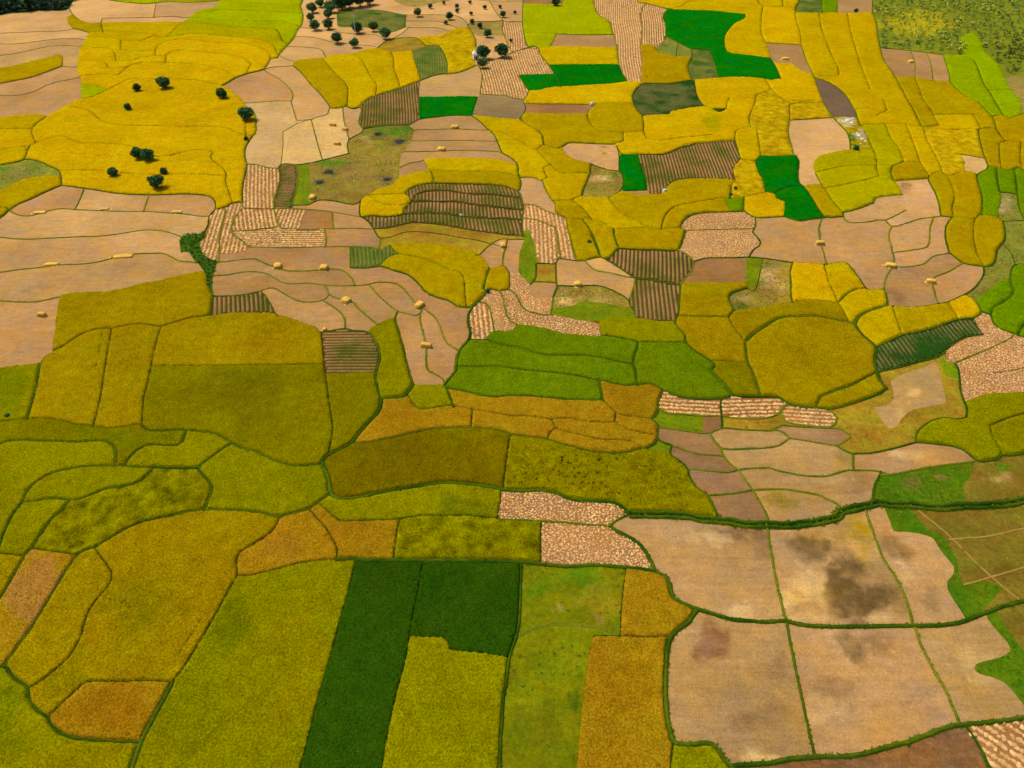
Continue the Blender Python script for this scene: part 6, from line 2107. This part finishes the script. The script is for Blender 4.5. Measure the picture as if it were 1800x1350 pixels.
def sack(px, py, wpx, label, name='white_sack'):
    gx, gy = g(px, py); w = wpx * mpp(py); rs = np.random.RandomState(int(px))
    V, F, Cc = straw_stack_mesh(int(px), w, w * .8, w * .75, False)
    o = mesh_obj(name, V, F, M_SACK, smooth=True); o.location = (gx, gy, .12)
    Vn, Fn = tube([(0, 0, w * .70), (w * .05, 0, w * .82), (w * .1, 0, w * .93)], [w * .10, w * .05, w * .12], 7)
    mesh_obj('tied_neck', Vn, Fn, M_SACK, o)
    tag(o, label, 'sack')
sack(810.8, 380, 5, 'single white sack on a bund between purple brown beds')
sack(1040.5, 185.5, 8, 'pale sheeted heap at the end of a brown strip', 'sheeted_heap')
sack(1168, 338, 8, 'pale heap where striped beds meet golden rice', 'pale_heap')
def soil_heap(px, py, wpx, c, label, name='soil_heap'):
    gx, gy = g(px, py); w = wpx * mpp(py)
    V, F, Cc = straw_stack_mesh(int(px * 3), w, w * .85, w * .32, False)
    Cc = Cc * 0 + c * np.random.RandomState(3).uniform(.8, 1.2, (len(Cc), 1))
    o = mesh_obj(name, V, F, M_SOIL, cols=Cc); o.location = (gx, gy, .02)
    tag(o, label, 'heap')
soil_heap(631, 996, 12, col(176, 120, 66), 'small brown soil heap at the corner of dark green rice')
GR_ = 'pale boulders in the rubble gully'
for i, (x, y, w) in enumerate(((1489, 214, 9), (1497, 218, 8), (1482, 216, 6), (1500, 221, 5), (1509, 240, 8), (1515, 246, 7), (1506, 236, 6), (1521, 250, 6), (1512, 254, 5), (1524, 258, 5), (1493, 212, 5))):
    gx, gy = g(x, y); w_ = w * mpp(y)
    V, F, Cc = straw_stack_mesh(i + 70, w_, w_ * .8, w_ * .45, False)
    V = V * (1 + np.random.RandomState(i).uniform(-.13, .13, V.shape))
    o = mesh_obj('boulder', V, F, M_SACK); o.location = (gx, gy, .02); o.rotation_euler = (0, 0, i * 1.3)
    tag(o, 'pale boulder in the rubble strip beside a bare tan field', 'boulder', GR_)

def brushwood(px, py, wpx, label):
    gx, gy = g(px, py); w = wpx * mpp(py); rs = np.random.RandomState(int(px * 5))
    VS, FS, off = [], [], 0
    for k in range(46):
        a = rs.uniform(0, 6.28); L_ = rs.uniform(.35, 1.0) * w * .5; c0 = rs.normal(0, w * .16, 2)
        Vt, Ft = tube([(c0[0], c0[1], rs.uniform(0, .3)), (c0[0] + math.cos(a) * L_ * .5, c0[1] + math.sin(a) * L_ * .4, rs.uniform(.25, .7)), (c0[0] + math.cos(a) * L_, c0[1] + math.sin(a) * L_ * .75, rs.uniform(.05, .9))], [.09, .07, .03], 4)
        VS.append(Vt); FS.append(Ft + off); off += len(Vt)
    o = mesh_obj('brushwood_heap', np.concatenate(VS), np.concatenate(FS), M_BRUSH); o.location = (gx, gy, 0)
    Q = rs.normal(0, w * .2, (40, 2)); cc = np.repeat(col(96, 100, 78)[None], 40, 0) * rs.uniform(.7, 1.2, (40, 1))
    tw = mesh_obj('twigs', *blades(Q, np.full(40, .05), rs.uniform(.4, .8, 40), rs.uniform(.2, .6, 40), cc, rs, 6)[:2], M_BRUSH, o); tag(tw, kind='stuff')
    tag(o, label, 'brushwood')
M_BRUSH = mat_flat('dead_wood', tuple(col(104, 100, 88)), 0.35, sc=3.0)
for x, y, w, t_ in ((577, 303, 26, 'large grey brushwood heap on bright green weeds'), (561, 321, 20, 'grey brushwood heap beside the green strip on rough ground'),
                    (703, 249, 20, 'dark grey brushwood heap near brown terraces'), (664, 236, 15, 'small grey brushwood heap in lush weeds below striped beds'), (681, 316, 16, 'grey brushwood heap beside golden rice')):
    brushwood(x, y, w, t_)

# ------------------------------------------------------------------ labels of the plots
ADJ = {'y1': 'bright golden', 'y2': 'golden yellow', 'y3': 'deep yellow', 'y4': 'yellowish green', 'ym': 'patchy lodged golden', 'lg': 'pale lime green', 'go': 'old gold',
       'ol': 'dark olive', 'ob': 'brownish olive', 'og': 'olive green', 'om': 'mottled olive', 'os': 'dark speckled olive', 'or': 'orange gold', 'gm': 'fresh green',
       'gr': 'mid green', 'gb': 'vivid dark green', 'gd': 'deep green', 'gl': 'bright lime green', 'ta': 'pale tan', 'br': 'light brown', 'bd': 'dark brown', 'bp': 'dull brown', 'pu': 'purplish grey',
       'st': 'speckled pale', 'sg': 'greyish brown', 'fu': 'brown furrowed', 'sr': 'straw striped', 'sf': 'straw strewn', 'sp': 'pale straw covered', 'tn': 'sandy tan', 'vb': 'brown striped', 'vg': 'leafy green striped',
       'vd': 'dark green striped', 'vp': 'patchy green', 'pg': 'grass green', 'pb': 'dry buff', 'pa': 'brownish green', 'po': 'yellowish dry', 'me': 'smooth green',
       'rg': 'weedy mottled', 'rn': 'lush green', 'th': 'dark green', 'sc': 'mottled green', 'fo': 'dark'}
KINDN = {'rice_field': ('rice field', 'rice fields'), 'bare_field': ('bare field', 'bare harvested fields'), 'straw_field': ('harvested field', 'fields with cut straw'),
         'stubble_field': ('stubble field', 'stubble fields'), 'vegetable_plot': ('vegetable plot', 'striped vegetable plots'), 'garden_plot': ('garden plot', 'patchy garden plots'),
         'meadow': ('grass plot', 'grass plots'), 'rough_ground': ('rough ground', 'weedy rough ground'), 'ploughed_field': ('ploughed field', 'ploughed fields')}
adj = {}
for A, B in ((lab[:, 2:], lab[:, :-2]), (lab[2:], lab[:-2])):
    m = (A != B) & (A >= 0) & (B >= 0)
    key, cnt = np.unique(np.stack([A[m], B[m]], 1), axis=0, return_counts=True)
    for (p_, q_), n in zip(key, cnt):
        if n < 6: continue
        adj.setdefault(int(p_), set()).add(int(q_)); adj.setdefault(int(q_), set()).add(int(p_))
usecount = {}
for p in plots.values(): usecount[p['use']] = usecount.get(p['use'], 0) + 1
for d in SPECIAL: pass
def base_phrase(l):
    i = plot_info[l]; u = plots[l]['use']
    A = i['area']; e = i['elong']
    size = 'tiny' if A < 130 else 'small' if A < 420 else 'large' if A > 2600 else ''
    shape = 'ribbon shaped' if e > 5.5 else 'long narrow' if e > 3.2 else 'oblong' if e > 1.9 else 'compact'
    return size, shape, ADJ[u], KINDN[plot_obj[l].name.split('.')[0]][0]
NOUN = {'c': 'rice', 's': 'soil', 'g': 'grass'}
def nb_phrase(u):
    s = USE[u][0]
    n = {'sr': 'field', 'sf': 'field', 'sp': 'field', 'vb': 'beds', 'vg': 'beds', 'vd': 'beds', 'vp': 'garden', 'th': 'thicket', 'sc': 'scrub', 'fo': 'forest', 'st': 'stubble', 'sg': 'stubble', 'rg': 'ground', 'rn': 'ground'}.get(u, NOUN[s])
    return ADJ[u] + ' ' + n
labels = {}
for l in plot_obj:
    nm = plot_obj[l].name.split('.')[0]
    if nm in ('thicket_ground', 'scrub_ground', 'forest_ground'):
        tag(plot_obj[l], kind='structure'); continue
    nbs = sorted({plots[q]['use'] for q in adj.get(l, ()) if q in plots and plots[q]['use'] != plots[l]['use']}, key=lambda u: (usecount[u], u))
    labels[l] = dict(b=base_phrase(l), nb=nbs)
def compose(l, nn):
    b = labels[l]['b']; nb = labels[l]['nb'][:nn]
    s = ' '.join(w for w in ((b[0], b[1], b[2], b[3]) if nn < 3 else (b[0], b[2], b[3])) if w)
    if nb: s += (' beside ' if nn == 1 else ' between ' if len(nb) == 2 else ' touching ') + ' and '.join(nb_phrase(u) for u in nb)
    return s
text = {l: compose(l, 1) for l in labels}
for nn in (2, 3):
    cntt = {}
    for t in text.values(): cntt[t] = cntt.get(t, 0) + 1
    for l in labels:
        if cntt[text[l]] > 1 and len(labels[l]['nb']) >= nn and len(compose(l, nn).split()) <= 16: text[l] = compose(l, nn)
cntt = {}
for l, t in text.items(): cntt.setdefault(t, []).append(l)
for t, ls in cntt.items():
    if len(ls) == 2:                       # two look-alikes: tell them apart by size
        ls.sort(key=lambda l: plot_info[l]['area'])
        for w, l in zip(('smaller', 'larger'), ls):
            b = labels[l]['b'][0]; text[l] = w + ' ' + (t[len(b) + 1:] if b and t.startswith(b) else t)
for l, t in list(text.items()):
    if len(t.split()) > 16: text[l] = t.replace(labels[l]['b'][1] + ' ', '', 1)
for l, t in list(text.items()):
    while len(text[l].split()) > 16: text[l] = text[l].rsplit(' and ', 1)[0]
for l, t in SPECIAL.items():
    if l in text: text[l] = t
for l, t in text.items():
    k = KINDN[plot_obj[l].name.split('.')[0]]
    tag(plot_obj[l], t, k[0], k[1], kind='thing')
print('done', round(time.time() - T0, 1), 'objects', len(bpy.data.objects), 'distinct labels', len(set(text.values())), 'of', len(text))
